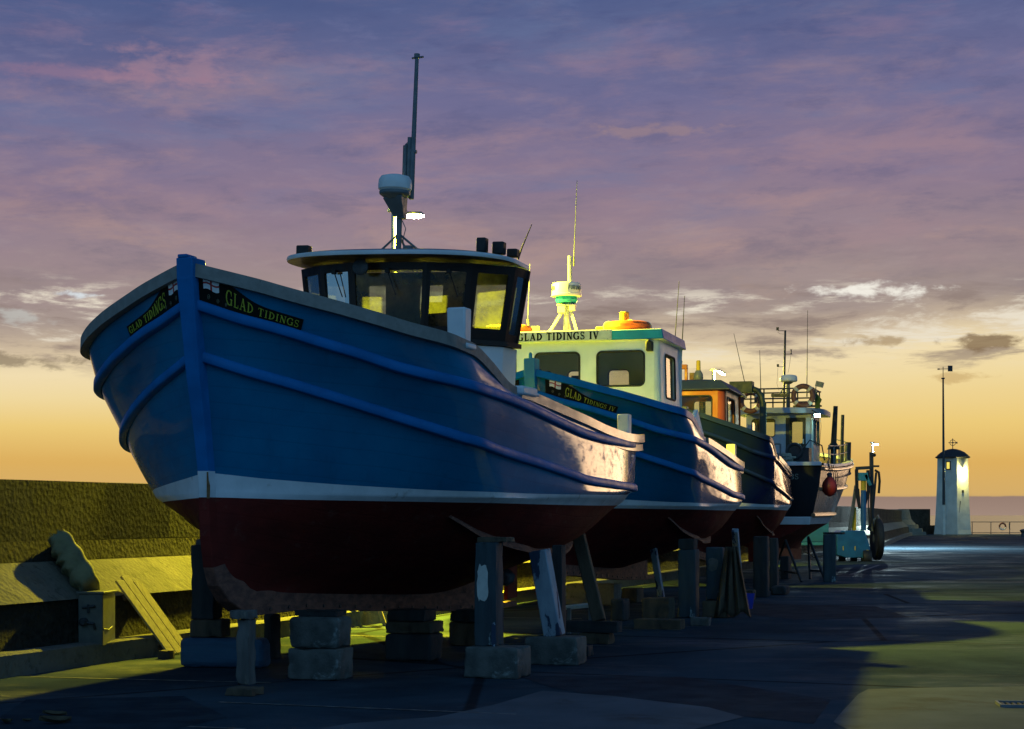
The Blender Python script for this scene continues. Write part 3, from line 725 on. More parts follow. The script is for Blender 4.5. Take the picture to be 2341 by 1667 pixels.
    def name_board(b, text, a0=.03, a1=1.0, sg=1, lit=False):
        f = b.bulwark(); mb = MB(); N = 40; rows0, rows1 = [], []
        def topw(x): return .82-.40*(1/(1+math.exp(-(x-.42)*13)))+.05*math.exp(-((x-.11)/.08)**2)
        lo_, hi_ = .13, 1.
        o0 = .016
        for i in range(N+1):
            x = i/N; a = a0+(a1-a0)*x
            rows0.append([f(a, lo_+(topw(x)-lo_)*v, o0, sg) for v in (0, .5, 1)]); rows1.append([f(a, lo_+(topw(x)-lo_)*v, .004, sg) for v in (0, .5, 1)])
        mb.sheet(rows0); mb.sheet(rows1)
        for k in (0, 2): mb.sheet([[r_[k] for r_ in rows0], [r_[k] for r_ in rows1]])
        mb.sheet([rows0[0], rows1[0]]); mb.sheet([rows0[-1], rows1[-1]])
        o = mb.build('name_board', 'black_board', b.root, smooth=0)
        b0, b1 = .27, .965
        def lf(x, y, d):
            xx = b0+(b1-b0)*x if sg > 0 else b1-(b1-b0)*x
            t0 = lo_+(topw(xx)-lo_)*.20; t1 = lo_+(topw(xx)-lo_)*.80
            return f(a0+(a1-a0)*xx, t0+(t1-t0)*y, o0+.002+d, sg)
        lettering(text, lf, 'lettering', 'gold_letter', o, .004, .16)
        fl = MB(); gx = [0, .44, .56, 1]; gy = [0, .42, .58, 1]
        for i in range(3):
            for k in range(3):
                mi = 1 if (i == 1 or k == 1) else 0; n = 4; rows = []
                for q in range(n+1):
                    u = gx[i]+(gx[i+1]-gx[i])*q/n; row = []
                    for v in (gy[k], gy[k+1]):
                        xx = .055+.15*u; wv = .025*math.sin(u*6.3)
                        row.append(f(a0+(a1-a0)*xx, .49+.30*v+wv, o0+.005, sg))
                    rows.append(row)
                fl.sheet(rows, mi)
        fl.build('flag', ['flag_white', 'flag_red'], o, smooth=0)
        if 'scroll_paint' not in M: mat('scroll_paint', (.10, .09, .05))
        for k, (cx, cw, r_) in enumerate(((.10, .30, .05), (.19, .26, .045), (.27, .24, .035))):
            sc = MB(); sc.tube([f(a0+(a1-a0)*(cx+.30*r_*(1-t_/16)*math.cos(t_*.8)), cw+1.6*r_*(1-t_/16)*math.sin(t_*.8), o0+.004, sg) for t_ in range(14)], .0035, 5)
            sc.build('scroll', 'scroll_paint', o)
        return o

def fascia(mb, loop, z0, z1, mi=0):
    n = len(loop); o = len(mb.v)
    mb.v += [Vector((p[0], p[1], z0 if len(p) < 3 else p[2]+z0)) for p in loop]+[Vector((p[0], p[1], z1 if len(p) < 3 else p[2]+z1)) for p in loop]
    for i in range(n): mb.f.append([o+i, o+(i+1) % n, o+n+(i+1) % n, o+n+i]); mb.m.append(mi)

def holed(mb, A, B, C, D, rect, r=0., th=.05, mi=0, k=5):
    """wall panel A,B (bottom) C,D (top, above B and A) with a window hole; returns the hole's corner loop"""
    A, B, C, D = (Vector(p) for p in (A, B, C, D))
    f = lambda u, v: (A.lerp(B, u)).lerp(D.lerp(C, u), v)
    wd = (B-A).length; ht = (D-A).length
    u0, u1, v0, v1 = rect; ru, rv = r/wd, r/ht
    loop, outer = [], []
    for cu, cv, ou, ov, a0 in ((u1, v1, 1, 1, 0), (u0, v1, 0, 1, 90), (u0, v0, 0, 0, 180), (u1, v0, 1, 0, 270)):
        sx = -1 if cu == u1 else 1; sy = -1 if cv == v1 else 1
        for i in range(k+1):
            an = R(a0+90*i/k)
            loop.append((cu+sx*ru+ru*math.cos(an), cv+sy*rv+rv*math.sin(an))); outer.append((ou, ov))
    nrm = (B-A).cross(D-A).normalized(); n = len(loop); o = len(mb.v)
    for off in (Vector((0, 0, 0)), -nrm*th):
        mb.v += [f(*p)+off for p in loop]; mb.v += [f(*p)+off for p in outer]
    for side in (0, 1):
        b0 = o+side*2*n
        for i in range(n):
            j = (i+1) % n
            q = [b0+i, b0+j, b0+n+j, b0+n+i]
            if outer[i] == outer[j]: q = [b0+i, b0+j, b0+n+i]
            mb.f.append(q if side else q[::-1]); mb.m.append(mi)
    for i in range(n):
        j = (i+1) % n; mb.f.append([o+i, o+j, o+2*n+j, o+2*n+i]); mb.m.append(mi)
    return [f(*p) for p in loop], nrm
def pane(loop, nrm, depth, m, parent, gasket=None, gw=.016, name='window'):
    mb = MB(); n = len(loop); c = sum(loop, Vector())/n
    vs = [p-nrm*depth for p in loop]; mb.add(vs, [list(range(n))])
    o = mb.build(name, m, parent, smooth=0)
    if gasket:
        g = MB(); g.tube([p+nrm*.004 for p in loop], gw, 6, 0, True); g.build('window_seal', gasket, o)
    return o

def rounded_roof(t0, hw, s0, s1, zt, th, camber, name, mats, parent, n=40, pf=2.6, heel=None, aft_sq=True, og=None):
    """visor roof with a rounded front: mats = [underside, fascia, top]"""
    mb = MB(); loop = []
    sm = s0+(s1-s0)*.62
    for i in range(n+1):
        a = math.pi*i/n; c, s_ = math.cos(a), math.sin(a)
        loop.append((t0+hw*math.copysign(abs(c)**(2/pf), c), sm-(sm-s0)*abs(s_)**(2/pf)))
    loop += [(t0-hw*.97, s1), (t0+hw*.97, s1)]
    N = len(loop); cx, cy = t0, (sm+s1)/2
    rings = [(1., zt-th), (1.006, zt-th*.5), (1., zt), (.9, zt+camber*.35), (.6, zt+camber*.8), (.25, zt+camber), (.0, zt+camber)]
    o = len(mb.v)
    for k, z in rings: mb.v += [Vector((cx+(x-cx)*k, cy+(y-cy)*k, z)) for x, y in loop]
    for r_ in range(len(rings)-1):
        for i in range(N):
            mb.f.append([o+r_*N+i, o+r_*N+(i+1) % N, o+(r_+1)*N+(i+1) % N, o+(r_+1)*N+i]); mb.m.append(1 if r_ < 2 else 2)
    mb.f.append([o+i for i in range(N)][::-1]); mb.m.append(0)
    ob = mb.build(name, mats, parent, smooth=40, origin=og)
    if heel: ob.rotation_euler = (0, heel, 0)
    return ob
def radome(mb, c, r, h, drum=False):
    if drum: mb.lathe([(r*.96, -h/2), (r*1.03, -h*.46), (r*1.03, -h*.32), (r, -h*.28), (r, h*.36), (r*.93, h*.5), (.01, h*.52)], c, 28)
    else: mb.lathe([(r*.86, -h/2), (r*.99, -h*.36), (r, -h*.1), (r*.97, h*.2), (r*.85, h*.4), (r*.5, h*.5), (.01, h*.52)], c, 28)

# ------------------------------------------------------------------ nearest boat
B1 = thing('fishing_boat', 'nearest blue wooden boat with dark varnished wheelhouse and bow boards reading GLAD TIDINGS', 'boat', (X0, Z0, 0), -TH, 'boats propped ashore in a row')
b1 = Boat(B1, {'hull': ['antifoul', 'boat_white', 'boat_blue', 'steel_grey']})
b1.hull()
b1.stem(['trim_blue', 'boat_white', 'antifoul', 'keel_wood']); b1.keel('keel_wood'); b1.rudder(); b1.bilge('keel_wood')
STR = [(-.02, .052), (.032, .048), (.052, .030), (.054, -.042), (.044, -.054), (-.02, -.058)]
b1.strip('us', STR, 'rubbing_strake', 'trim_blue'); b1.strip('ls', STR, 'rubbing_strake', 'trim_blue')
b1.strip('rail', [(-.15, .03), (.05, .03), (.055, -.095), (.0, -.10), (-.15, -.05)], 'rail_cap', 'rail_grey', s1=3.45)
b1.strip('rail', [(-.15, .03), (.06, .03), (.065, -.08), (.0, -.09), (-.15, -.05)], 'rail_cap', 'rail_tan', s0=3.5)
b1.strip('rail', [(-.01, -.105), (.035, -.11), (.04, -.20), (-.01, -.21)], 'gunwale_plank', 'rail_tan', s0=3.5)
b1.name_board('GLAD TIDINGS', sg=1); b1.name_board('GLAD TIDINGS', sg=-1)
OG = (0, 0, 3.4); HEEL = R(2.0)
def heeled(o): o.rotation_euler = (0, HEEL, 0); return o
def plan(sc, dz=0):
    pts = [(-1.35, 5.2), (-.95, 4.87), (-.47, 4.67), (.47, 4.67), (.95, 4.87), (1.35, 5.2), (1.40, 5.58), (-1.40, 5.58)]
    return [(x*sc, 5.42+(y-5.42)*sc) for x, y in pts]
wb, wt = plan(.955), plan(1.045); ZB, ZTp = 3.80, 4.70
mb = MB(); holes = []
specs = [(.14, .86, .17, .89), (.12, .90, .17, .89), (.05, .95, .17, .90), (.10, .88, .17, .89), (.14, .86, .17, .89), (.2, .8, .12, .89), None, (.2, .8, .12, .89)]
for i in range(8):
    j = (i+1) % 8
    A, B_, C_, D_ = (*wb[i], ZB), (*wb[j], ZB), (*wt[j], ZTp), (*wt[i], ZTp)
    if specs[i]: holes.append((holed(mb, A, B_, C_, D_, specs[i], .015, .045), i))
    else:
        A, B_, C_, D_ = map(Vector, (A, B_, C_, D_))
        for u0, u1, wn in ((0, .3, (.2, .85, .25, .82)), (.3, .56, (.30, .72, .1, .82)), (.56, .80, (.35, .7, .25, .82)), (.80, 1, (.2, .85, .25, .82))):
            holes.append((holed(mb, A.lerp(B_, u0), A.lerp(B_, u1), D_.lerp(C_, u1), D_.lerp(C_, u0), wn, .02, .045), 6))
wh = heeled(mb.build('wheelhouse', 'varnish', B1, smooth=20, origin=OG))
for (lp, nr), i in holes:
    pane([p-Vector(OG) for p in lp], nr, .02, 'pane_dirty' if i < 6 else 'pane_clear', wh)
for i in (1, 2, 3):
    a_, b_ = Vector((*wt[i], 4.60)), Vector((*wt[i+1], 4.60)); m_ = (a_+b_)/2+Vector((0, -.02, 0)); q = MB()
    q.tube([m_-Vector(OG), m_-Vector(OG)+Vector((.12, .0, -.30))], .007, 5); q.box(m_-Vector(OG), (.05, .05, .05)); q.build('wiper', 'black_rubber', wh)
hb = MB(); wl = plan(.90); n = 8
rows = [[Vector((x, y, z)) for x, y in plan(k)]+[Vector((*plan(k)[0], z))] for k, z in ((.93, 2.5), (.945, 3.75))]
hb.sheet(rows); heeled(hb.build('house_side', 'cabin_white', B1, smooth=20, origin=OG))
sl = MB(); pl = plan(.985); sl.sheet([[Vector((x, y, z)) for x, y in pl]+[Vector((*pl[0], z))] for z in (3.76, 3.815)]); sl.add([(x, y, 3.815) for x, y in pl], [list(range(8))]); sl.add([(x, y, 3.76) for x, y in pl], [list(range(8))])
heeled(sl.build('window_sill', 'varnish', B1, smooth=0, origin=OG))
dk = MB(); dk.box((.1, 5.05, 3.92), (1.7, .3, .1)); dk.box((-.35, 5.2, 4.0), (.5, .3, .25)); dk.lathe([(.2, 0), (.21, .02)], (.1, 5.2, 4.02), 14, rot=Matrix.Rotation(R(75), 3, 'X')); dk.box((.25, 5.55, 4.05), (.34, .1, .55))
heeled(dk.build('helm_console', 'interior_dark', B1, origin=OG))
rf = rounded_roof(-.03, 1.44, 4.24, 5.80, 4.79, .05, .09, 'wheelhouse_roof', ['varnish', 'boat_white', 'steel_grey'], B1, heel=HEEL, og=OG)
hl = MB(); hl.lathe([(.03, -.04), (.09, 0), (.10, .05), (.08, .06)], (-.28, 4.50, 4.62), 16, rot=Matrix.Rotation(R(85), 3, 'X')); hl.tube([(-.28, 4.52, 4.62), (-.28, 4.56, 4.73)], .012, 6)
heeled(hl.build('search_light', 'dark_metal', B1, origin=OG))
for sx, pts in ((1, [(1.10, 4.85, .09, .17), (1.24, 5.05, .11, .15), (1.33, 5.3, .1, .1)]), (-1, [(-1.36, 5.15, .13, .16), (-1.18, 5.5, .09, .13)])):
    for x, y, w_, h_ in pts:
        q = MB(); q.box((x, y, 4.83+h_/2), (w_*1.3, .12, h_)); heeled(q.build('navigation_light', 'black_rubber', B1, bevel=.015, origin=OG))
q = MB(); q.tube([(1.36, 5.4, 4.82), (1.40, 5.4, 4.95), (1.52, 5.4, 5.24)], [.012, .010, .005], 6); heeled(q.build('whip_aerial', 'dark_metal', B1, origin=OG))
mx, my = -.16, 5.3
q = MB(); q.tube([(mx, my, 4.85), (mx, my, 5.45)], .036, 14)
for dx, dy in ((-.30, -.02), (.33, .1), (0, .4)): q.tube([(mx, my, 5.14), (mx+dx, my+dy, 4.87)], .014, 8)
q.tube([(mx+.04, my, 5.3), (mx+.09, my, 5.2), (mx+.06, my, 5.08), (mx+.07, my, 4.9)], .006, 5); q.box((mx+.13, my, 4.92), (.1, .1, .14))
mast = heeled(q.build('mast', 'steel_grey', B1, origin=OG))
q = MB(); q.beam((mx+.02, my-.02, 5.36), (mx-.01, my-.12, 5.60), .13, .12, side=Vector((1, 0, 0)), w1=.25, d1=.24); q.lathe([(.11, 0), (.19, .06), (.19, .1)], (mx-.02, my-.12, 5.54), 18)
q.box((mx+.03, my, 5.38), (.10, .12, .12))
heeled(q.build('radar_bracket', 'steel_grey', B1, origin=OG, bevel=.01))
q = MB(); radome(q, (mx-.02, my-.12, 5.735), .205, .20); heeled(q.build('radar_scanner', 'radome', B1, origin=OG))
q = MB(); q.tube([(mx+.0, my+.12, 5.6), (mx+.0, my+.12, 6.24)], .030, 10); q.tube([(mx+.0, my+.12, 6.24), (mx+.05, my+.12, 6.28)], .018, 8)
q.tube([(mx+.055, my+.12, 5.6), (mx+.055, my+.12, 6.34)], .028, 10); q.tube([(mx+.10, my+.12, 5.58), (mx+.115, my+.12, 7.33)], [.034, .024], 10)
q.tube([(mx+.04, my+.12, 6.16), (mx+.15, my+.12, 6.16)], .024, 8); q.tube([(mx+.02, my-.0, 5.62), (mx+.10, my+.12, 5.62)], .03, 8); q.tube([(mx+.05, my+.12, 7.31), (mx+.20, my+.12, 7.32)], .013, 6); q.lathe([(.036, 0), (.036, .05)], (mx+.115, my+.12, 7.31), 10)
heeled(q.build('signal_pole', 'steel_grey', B1, origin=OG))
def post_part(root, t, s, z0, z1, w, m, name='mooring_post'):
    q = MB(); q.box((t, s, (z0+z1)/2), (w, w*.95, z1-z0), taper=1.06); q.box((t, s, z0+.03), (w*1.5, w*1.4, .06)); return q.build(name, m, root, bevel=.02)
post_part(B1, 1.96, 1.95, 3.36, 3.78, .19, 'cabin_white'); post_part(B1, -1.96, 1.95, 3.36, 3.72, .17, 'trim_blue')
post_part(B1, 1.66, 9.3, 2.5, 3.12, .16, 'boat_white')
q = MB(); q.box((1.95, 3.75, 3.06), (.34, .5, .10)); q.box((1.95, 4.05, 3.04), (.3, .2, .05)); q.build('fairlead', 'cabin_white', B1, bevel=.03)
q = MB(); q.prism([(.0548, 2.11), (.0572, 2.11), (.0580, 1.98), (.0566, 1.86), (.0552, 1.86)], lambda x, z, d: (x, .245+.0*z-d, z), -.05, .012); q.build('rust_streak', 'rust', B1, smooth=0)
q = MB(); q.box((-.02, .0, 4.115), (.10, .2, .035)); q.build('stem_cap', 'trim_blue', B1, bevel=.01)

# ------------------------------------------------------------------ second boat
TH2 = R(16)
B2 = thing('fishing_boat', 'blue boat with wide white wheelhouse and roof sign reading GLAD TIDINGS IV', 'boat', (.29, 27., 0), -TH2, 'boats propped ashore in a row')
b2 = Boat(B2, {'hull': ['antifoul', 'boat_white', 'boat_blue_teal', 'steel_grey']}, kt=1.04, kz=.972, zref=.6)
b2.hull(); b2.stem(['trim_teal', 'boat_white', 'antifoul', 'keel_wood'], 4.22); b2.keel('keel_wood'); b2.bilge('keel_wood')
b2.strip('us', STR, 'rubbing_strake', 'trim_blue'); b2.strip('ls', STR, 'rubbing_strake', 'trim_blue')
b2.strip('rail', [(-.12, .03), (.03, .03), (.035, -.08), (.0, -.09), (-.12, -.05)], 'rail_cap', 'trim_blue', s1=3.45)
b2.strip('rail', [(-.12, .03), (.06, .03), (.065, -.08), (.0, -.09), (-.12, -.05)], 'rail_cap', 'rail_tan', s0=3.5)
b2.strip('rail', [(-.01, -.105), (.035, -.11), (.04, -.20), (-.01, -.21)], 'gunwale_plank', 'rail_tan', s0=3.5)
b2.name_board('GLAD TIDINGS IV', a0=.17, a1=1.32, sg=1); b2.name_board('GLAD TIDINGS IV', a0=.17, a1=1.32, sg=-1)
q = MB(); q.lathe([(.03, 0), (.03, .07), (.015, .1)], (0, -.02, 4.11), 8); q.build('stem_cap', 'trim_teal', B2)
def wide_house(root, t0, hw, s0, s1, zb, zt, wins, sidewin, mats, corner=.12, lean=.0, seal=True, shade=.0, wname='wheelhouse', roofz=None, aft=None, glassm='pane_dark', aftv=(.60, .82)):
    mb = MB(); hs = []
    # front wall split at the window mid lines, rounded corners as narrow facets
    c = corner; xs = [t0-hw+c]
    for a, b in zip(wins, wins[1:]): xs.append((a[1]+b[0])/2)
    xs.append(t0+hw-c)
    for i, w_ in enumerate(wins):
        a, b = xs[i], xs[i+1]; ht = zt-zb
        hs.append(holed(mb, (a, s0, zb), (b, s0, zb), (b, s0+lean, zt), (a, s0+lean, zt), ((w_[0]-a)/(b-a), (w_[1]-a)/(b-a), (w_[2]-zb)/ht, (w_[3]-zb)/ht), .085, .05))
    for sg in (1, -1):
        rows = []
        for i in range(6):
            an = R(90*i/5); x = t0+sg*(hw-c+c*math.sin(an)); y = s0+c-c*math.cos(an); rows.append([Vector((x, y, zb)), Vector((x-sg*.04, y+lean, zt))])
        mb.sheet(rows, 0)
    ht = zt-zb; L = s1-s0-c
    for sg in (1, -1):
        x = t0+sg*hw; A, B_ = (x, s0+c, zb), (x, s1, zb); C_, D_ = (x-sg*.04, s1, zt), (x-sg*.04, s0+c+lean, zt)
        if sg < 0: A, B_, C_, D_ = B_, A, D_, C_
        r_ = (sidewin[0], sidewin[1], (sidewin[2]-zb)/ht, (sidewin[3]-zb)/ht)
        if sg < 0: r_ = (1-r_[1], 1-r_[0], r_[2], r_[3])
        hs.append(holed(mb, A, B_, C_, D_, r_, .07, .05))
    aft = aft or [(t0+hw-.35, t0+hw-1.1), (t0+.35, t0-.45), (t0-hw+1.1, t0-hw+.35)]
    xe = [t0+hw]+[(a[1]+b[0])/2 for a, b in zip(aft, aft[1:])]+[t0-hw]
    for i, w_ in enumerate(aft):
        a, b = xe[i], xe[i+1]
        hs.append(holed(mb, (a, s1, zb), (b, s1, zb), (b, s1, zt), (a, s1, zt), ((w_[0]-a)/(b-a), (w_[1]-a)/(b-a), aftv[0], aftv[1]), .08, .05))
    wh = mb.build(wname, mats, root, smooth=40)
    for lp, nr in hs: pane(lp, nr, .03, glassm, wh, 'black_rubber', .018)
    f = MB(); f.box((t0, (s0+s1)/2, zb+.45), (hw*1.9, (s1-s0)*.8, .08)); f.box((t0-.2, s0+.3, zb+.85), (hw*1.4, .35, .5)); f.box((t0-hw*.45, s0+.85, zb+1.1), (.45, .3, .75)); f.box((t0+hw*.1, s0+1.1, zb+1.05), (.4, .3, .6))
    f.build('cabin_interior', 'interior_dark', root)
    return wh
T2 = -.36; HW2 = 1.78
wide_house(B2, T2, HW2, 3.15, 5.1, 2.9, 4.76, [(-1.90, -1.14, 3.98, 4.57), (-.79, 0., 3.98, 4.57), (.31, 1.13, 3.98, 4.57)], (.22, .70, 3.80, 4.55), 'cabin_white', aft=[(.46, .06), (-.42, -.70), (-.98, -1.34)])
def visor_roof(root, t0, hw, s0, s1, z0, z1, over, mats, name='wheelhouse_roof', slope=.08):
    mb = MB(); lo = [(t0-hw-over, s0-over*1.3), (t0+hw+over, s0-over*1.3), (t0+hw+over, s1+.15), (t0-hw-over, s1+.15)]
    ins = [(t0-hw-over+slope, s0-over*1.3+slope*.5), (t0+hw+over-slope, s0-over*1.3+slope*.5), (t0+hw+over-slope, s1+.15), (t0-hw-over+slope, s1+.15)]
    cr = [(t0-hw*.5, s0+.5), (t0+hw*.5, s0+.5), (t0+hw*.5, s1-.3), (t0-hw*.5, s1-.3)]
    rings = [(lo, z0), (lo, z0+.02), (ins, z1), (cr, z1+.06)]
    for r_, z in rings: mb.v += [Vector((x, y, z)) for x, y in r_]
    for k in range(3):
        for i in range(4): mb.f.append([k*4+i, k*4+(i+1) % 4, k*4+4+(i+1) % 4, k*4+4+i]); mb.m.append(0 if k < 2 else 1)
    mb.f.append([3, 2, 1, 0]); mb.m.append(1); mb.f.append([12, 13, 14, 15]); mb.m.append(1)
    return mb.build(name, mats, root, smooth=0, bevel=.015)
visor_roof(B2, T2, HW2, 3.15, 5.05, 4.755, 4.93, .06, ['trim_blue', 'cabin_white'], slope=.03)
sg_ = MB(); sg_.box((-.44, 3.042, 4.845), (2.06, .03, .185)); sb = sg_.build('name_sign', 'steel_pale', B2, bevel=.012)
lettering('GLAD TIDINGS IV', lambda x, y, d: Vector((-1.07+1.44*x, 3.025-d, 4.78+.125*y)), 'lettering', 'black_board', sb, .004, .17, 1.5)
for x in (-1.47, -.98, -.5, 0., .46):
    for z in (4.775, 4.915):
        q = MB(); q.lathe([(.007, 0), (.006, .004)], (x+.06, 3.027, z), 6, rot=Matrix.Rotation(R(90), 3, 'X')); q.build('sign_screw', 'dark_metal', sb)
q = MB(); q.box((1.23, 3.11, 4.64), (.12, .12, .17)); q.box((1.23, 3.05, 4.72), (.06, .06, .05)); q.build('deck_light', 'black_rubber', B2, bevel=.02)
# radar on its tripod
rx, ry = -.47, 4.1
q = MB(); q.tube([(rx, ry, 4.95), (rx, ry, 5.5)], .05, 12); q.beam((rx-.30, ry-.2, 4.95), (rx-.05, ry-.02, 5.42), .05, .03); q.beam((rx+.26, ry-.2, 4.95), (rx+.07, ry-.02, 5.45), .05, .03); q.tube([(rx, ry+.4, 4.95), (rx, ry, 5.4)], .02, 8)
q.box((rx, ry, 5.5), (.30, .24, .03)); q.box((rx-.06, ry-.06, 5.42), (.13, .14, .12)); q.box((rx+.13, ry-.08, 5.45), (.1, .1, .12))
q.build('radar_tripod', 'steel_pale', B2, bevel=.006)
q = MB(); q.lathe([(.2, 0), (.17, -.06), (.2, .06)], (rx, ry, 5.60), 22); q.build('radar_base', 'trim_blue', B2)
q = MB(); radome(q, (rx, ry, 5.77), .26, .24, True); rd = q.build('radar_scanner', 'radome', B2)
for a0 in (-38, -160):
    def rf_(x, y, d, a0=a0):
        a = R(a0+62*(x-.5)); r_ = .2625+d; return Vector((rx+r_*math.cos(a), ry+r_*math.sin(a), 5.755+.075*y))
    lettering('FURUNO', rf_, 'lettering', 'navy', rd, .003, .12)
q = MB(); q.tube([(rx+.05, ry+.05, 5.5), (rx+.05, ry+.05, 6.38)], .038, 12); q.build('mast', 'steel_pale', B2)
q = MB(); q.tube([(rx+.12, ry+.05, 6.2), (rx+.12, ry+.05, 6.36)], .018, 6); q.tube([(rx+.12, ry+.05, 6.3), (rx+.18, ry+.05, 7.72)], [.010, .005], 6); q.build('whip_aerial', 'steel_grey', B2)
q = MB(); q.tube([(-1.18, 4.3, 4.95), (-1.22, 4.3, 5.15)], .015, 6); q.tube([(-1.22, 4.3, 5.15), (-1.24, 4.3, 5.3)], .022, 8); q.tube([(-1.24, 4.3, 5.3), (-1.20, 4.3, 6.3)], [.006, .0035], 6); q.box((-1.10, 4.3, 5.05), (.16, .06, .24)); q.build('whip_aerial', 'steel_grey', B2)
q = MB(); q.tube([(1.27, 5.2, 4.9), (1.35, 5.2, 6.0)], [.009, .005], 6); q.build('whip_aerial', 'dark_metal', B2)
for x in (-1.37, .60):
    q = MB(); q.lathe([(.10, 0), (.085, .04), (.085, .34), (.07, .36)], (x, 4.0, 4.98), 18); q.build('roof_vent', 'lamp_yellow', B2)
q = MB(); q.box((.17, 4.15, 5.05), (.2, .2, .1)); q.build('roof_box', 'lamp_yellow', B2, bevel=.02)
for o_ in list(bpy.data.objects):
    if o_.parent == B2 and o_.name.split('.')[0] in ('wheelhouse', 'wheelhouse_roof', 'name_sign', 'deck_light', 'radar_tripod', 'radar_base', 'radar_scanner', 'mast', 'whip_aerial', 'roof_vent', 'roof_box', 'cabin_interior'): o_.location.z -= .075
def stern_post(root, t, s, m, z0=2.4, z1=3.14, w=.17): return post_part(root, t, s, z0, z1, w, m)
stern_post(B2, 1.66, 9.3, 'steel_pale')
q = MB(); q.beam((2.02, 3.55, 2.98), (1.96, 3.30, 3.42), .10, .3, side=Vector((1, 0, 0)), w1=.08, d1=.34); q.build('bulwark_bracket', 'cabin_white', B2, bevel=.02)
def lifebuoy_flat(t, s, z, root_loc, yaw, label, m='ring_orange'):
    c, sn = math.cos(-yaw), math.sin(-yaw); p = Vector((root_loc[0]+t*c-s*sn, root_loc[1]+t*sn+s*c, z))
    r_ = thing('lifebuoy', label, 'lifebuoy', p, -yaw, 'orange lifebuoys on the white wheelhouse roof')
    q = MB(); q.torus((0, 0, .085), .33, .085, 'Z'); q.build('ring', m, r_)
    for a in (20, 110, 200, 290):
        g = MB(); g.torus((.33*math.cos(R(a)), .33*math.sin(R(a)), .085), .091, .012, 'X' if False else 'Y', 14, 6)
        b_ = g.build('grab_band', 'ring_pale', r_)
    return r_
lifebuoy_flat(.66, 3.98, 4.91, B2.location, TH2, 'orange lifebuoy lying on the right end of the white wheelhouse roof')
lifebuoy_flat(-1.50, 3.98, 4.91, B2.location, TH2, 'orange lifebuoy lying on the left end of the white wheelhouse roof')
# bundle of pipe and coil on the nearest boat's quarter
q = MB(); q.tube([(.15, 9.2, 2.98), (.75, 9.0, 2.98)], .06, 12); q.build('deck_tube', 'boat_white', B1)
q = MB(); q.torus((.45, 9.2, 3.12), .17, .022, 'Y', 22, 6); q.torus((.47, 9.25, 3.10), .14, .02, 'Y', 22, 6); q.build('hose_coil', 'lamp_yellow', B1)

# ------------------------------------------------------------------ third boat
TH3 = R(15)
B3 = thing('fishing_boat', 'dark blue boat with an orange cabin under a navy roof', 'boat', (3.8, 38.6, 0), -TH3, 'boats propped ashore in a row')
b3 = Boat(B3, {'hull': ['antifoul', 'boat_white', 'boat_dark', 'steel_grey']}, kt=.85, ks=.78)
b3.hull(); b3.stem(['navy', 'boat_white', 'antifoul', 'keel_wood']); b3.keel('keel_wood'); b3.bilge('keel_wood')
b3.strip('us', STR, 'rubbing_strake', 'boat_dark'); b3.strip('ls', STR, 'rubbing_strake', 'boat_dark')
b3.strip('rail', [(-.12, .03), (.03, .03), (.035, -.08), (.0, -.09), (-.12, -.05)], 'rail_cap', 'navy', s1=2.7)
b3.strip('rail', [(-.12, .03), (.06, .03), (.065, -.08), (.0, -.09), (-.12, -.05)], 'rail_cap', 'rail_tan', s0=2.75)
wide_house(B3, -.62, 1.16, 2.75, 5.3, 2.7, 4.66, [(-1.55, -.75, 3.95, 4.52), (-.62, .20, 3.95, 4.52)], (.08, .62, 3.86, 4.50), 'cabin_orange', corner=.2, glassm='pane_clear', aft=[(.3, .02), (-.12, -.64), (-1., -1.5)], aftv=(.66, .95))
visor_roof(B3, -.62, 1.16, 2.75, 5.3, 4.65, 4.88, .10, ['navy', 'navy'], slope=.22)
lettering('II', lambda x, y, d: Vector((-.93+.14*x, 2.612+.04*y-d*2, 4.70+.12*y)), 'roof_lettering', 'flag_white', B3, .004, .2)
q = MB(); q.box((-.95, 3.5, 5.27), (.9, .14, .11)); q.box((-.53, 3.5, 5.05), (.07, .1, .4)); q.box((-1.36, 3.5, 5.05), (.07, .1, .4)); q.build('roof_arch', 'cabin_orange', B3, bevel=.01)
q = MB(); q.lathe([(.03, 0), (.03, .08), (.015, .1), (.05, .15), (.02, .17)], (-.9, 3.5, 5.32), 10); q.build('horn', 'dark_metal', B3)
q = MB(); q.tube([(-.66, 3.5, 5.32), (-.65, 3.5, 5.42)], .03, 8); q.tube([(-.65, 3.5, 5.42), (-.57, 3.5, 6.98)], [.015, .007], 6); q.build('whip_aerial', 'dark_metal', B3)
q = MB(); q.lathe([(.09, 0), (.12, .06), (.11, .16), (.06, .25)], (-.22, 3.4, 4.92), 16); q.build('beacon_base', 'steel_grey', B3)
q = MB(); q.lathe([(.055, 0), (.05, .22), (.04, .24)], (-.22, 3.4, 5.17), 14); q.build('beacon', 'lamp_yellow', B3)
q = MB(); q.box((-.40, 3.6, 5.02), (.12, .1, .22)); q.build('roof_box', 'copper_red', B3)
def bracket(root, t, s, z0, z1, m):
    q = MB(); q.box((t, s, (z0+z1)/2), (.22, .26, z1-z0), taper=.95); q.build('mooring_post', m, root, bevel=.02)
bracket(B3, 1.62, 2.15, 2.88, 3.36, 'steel_pale')

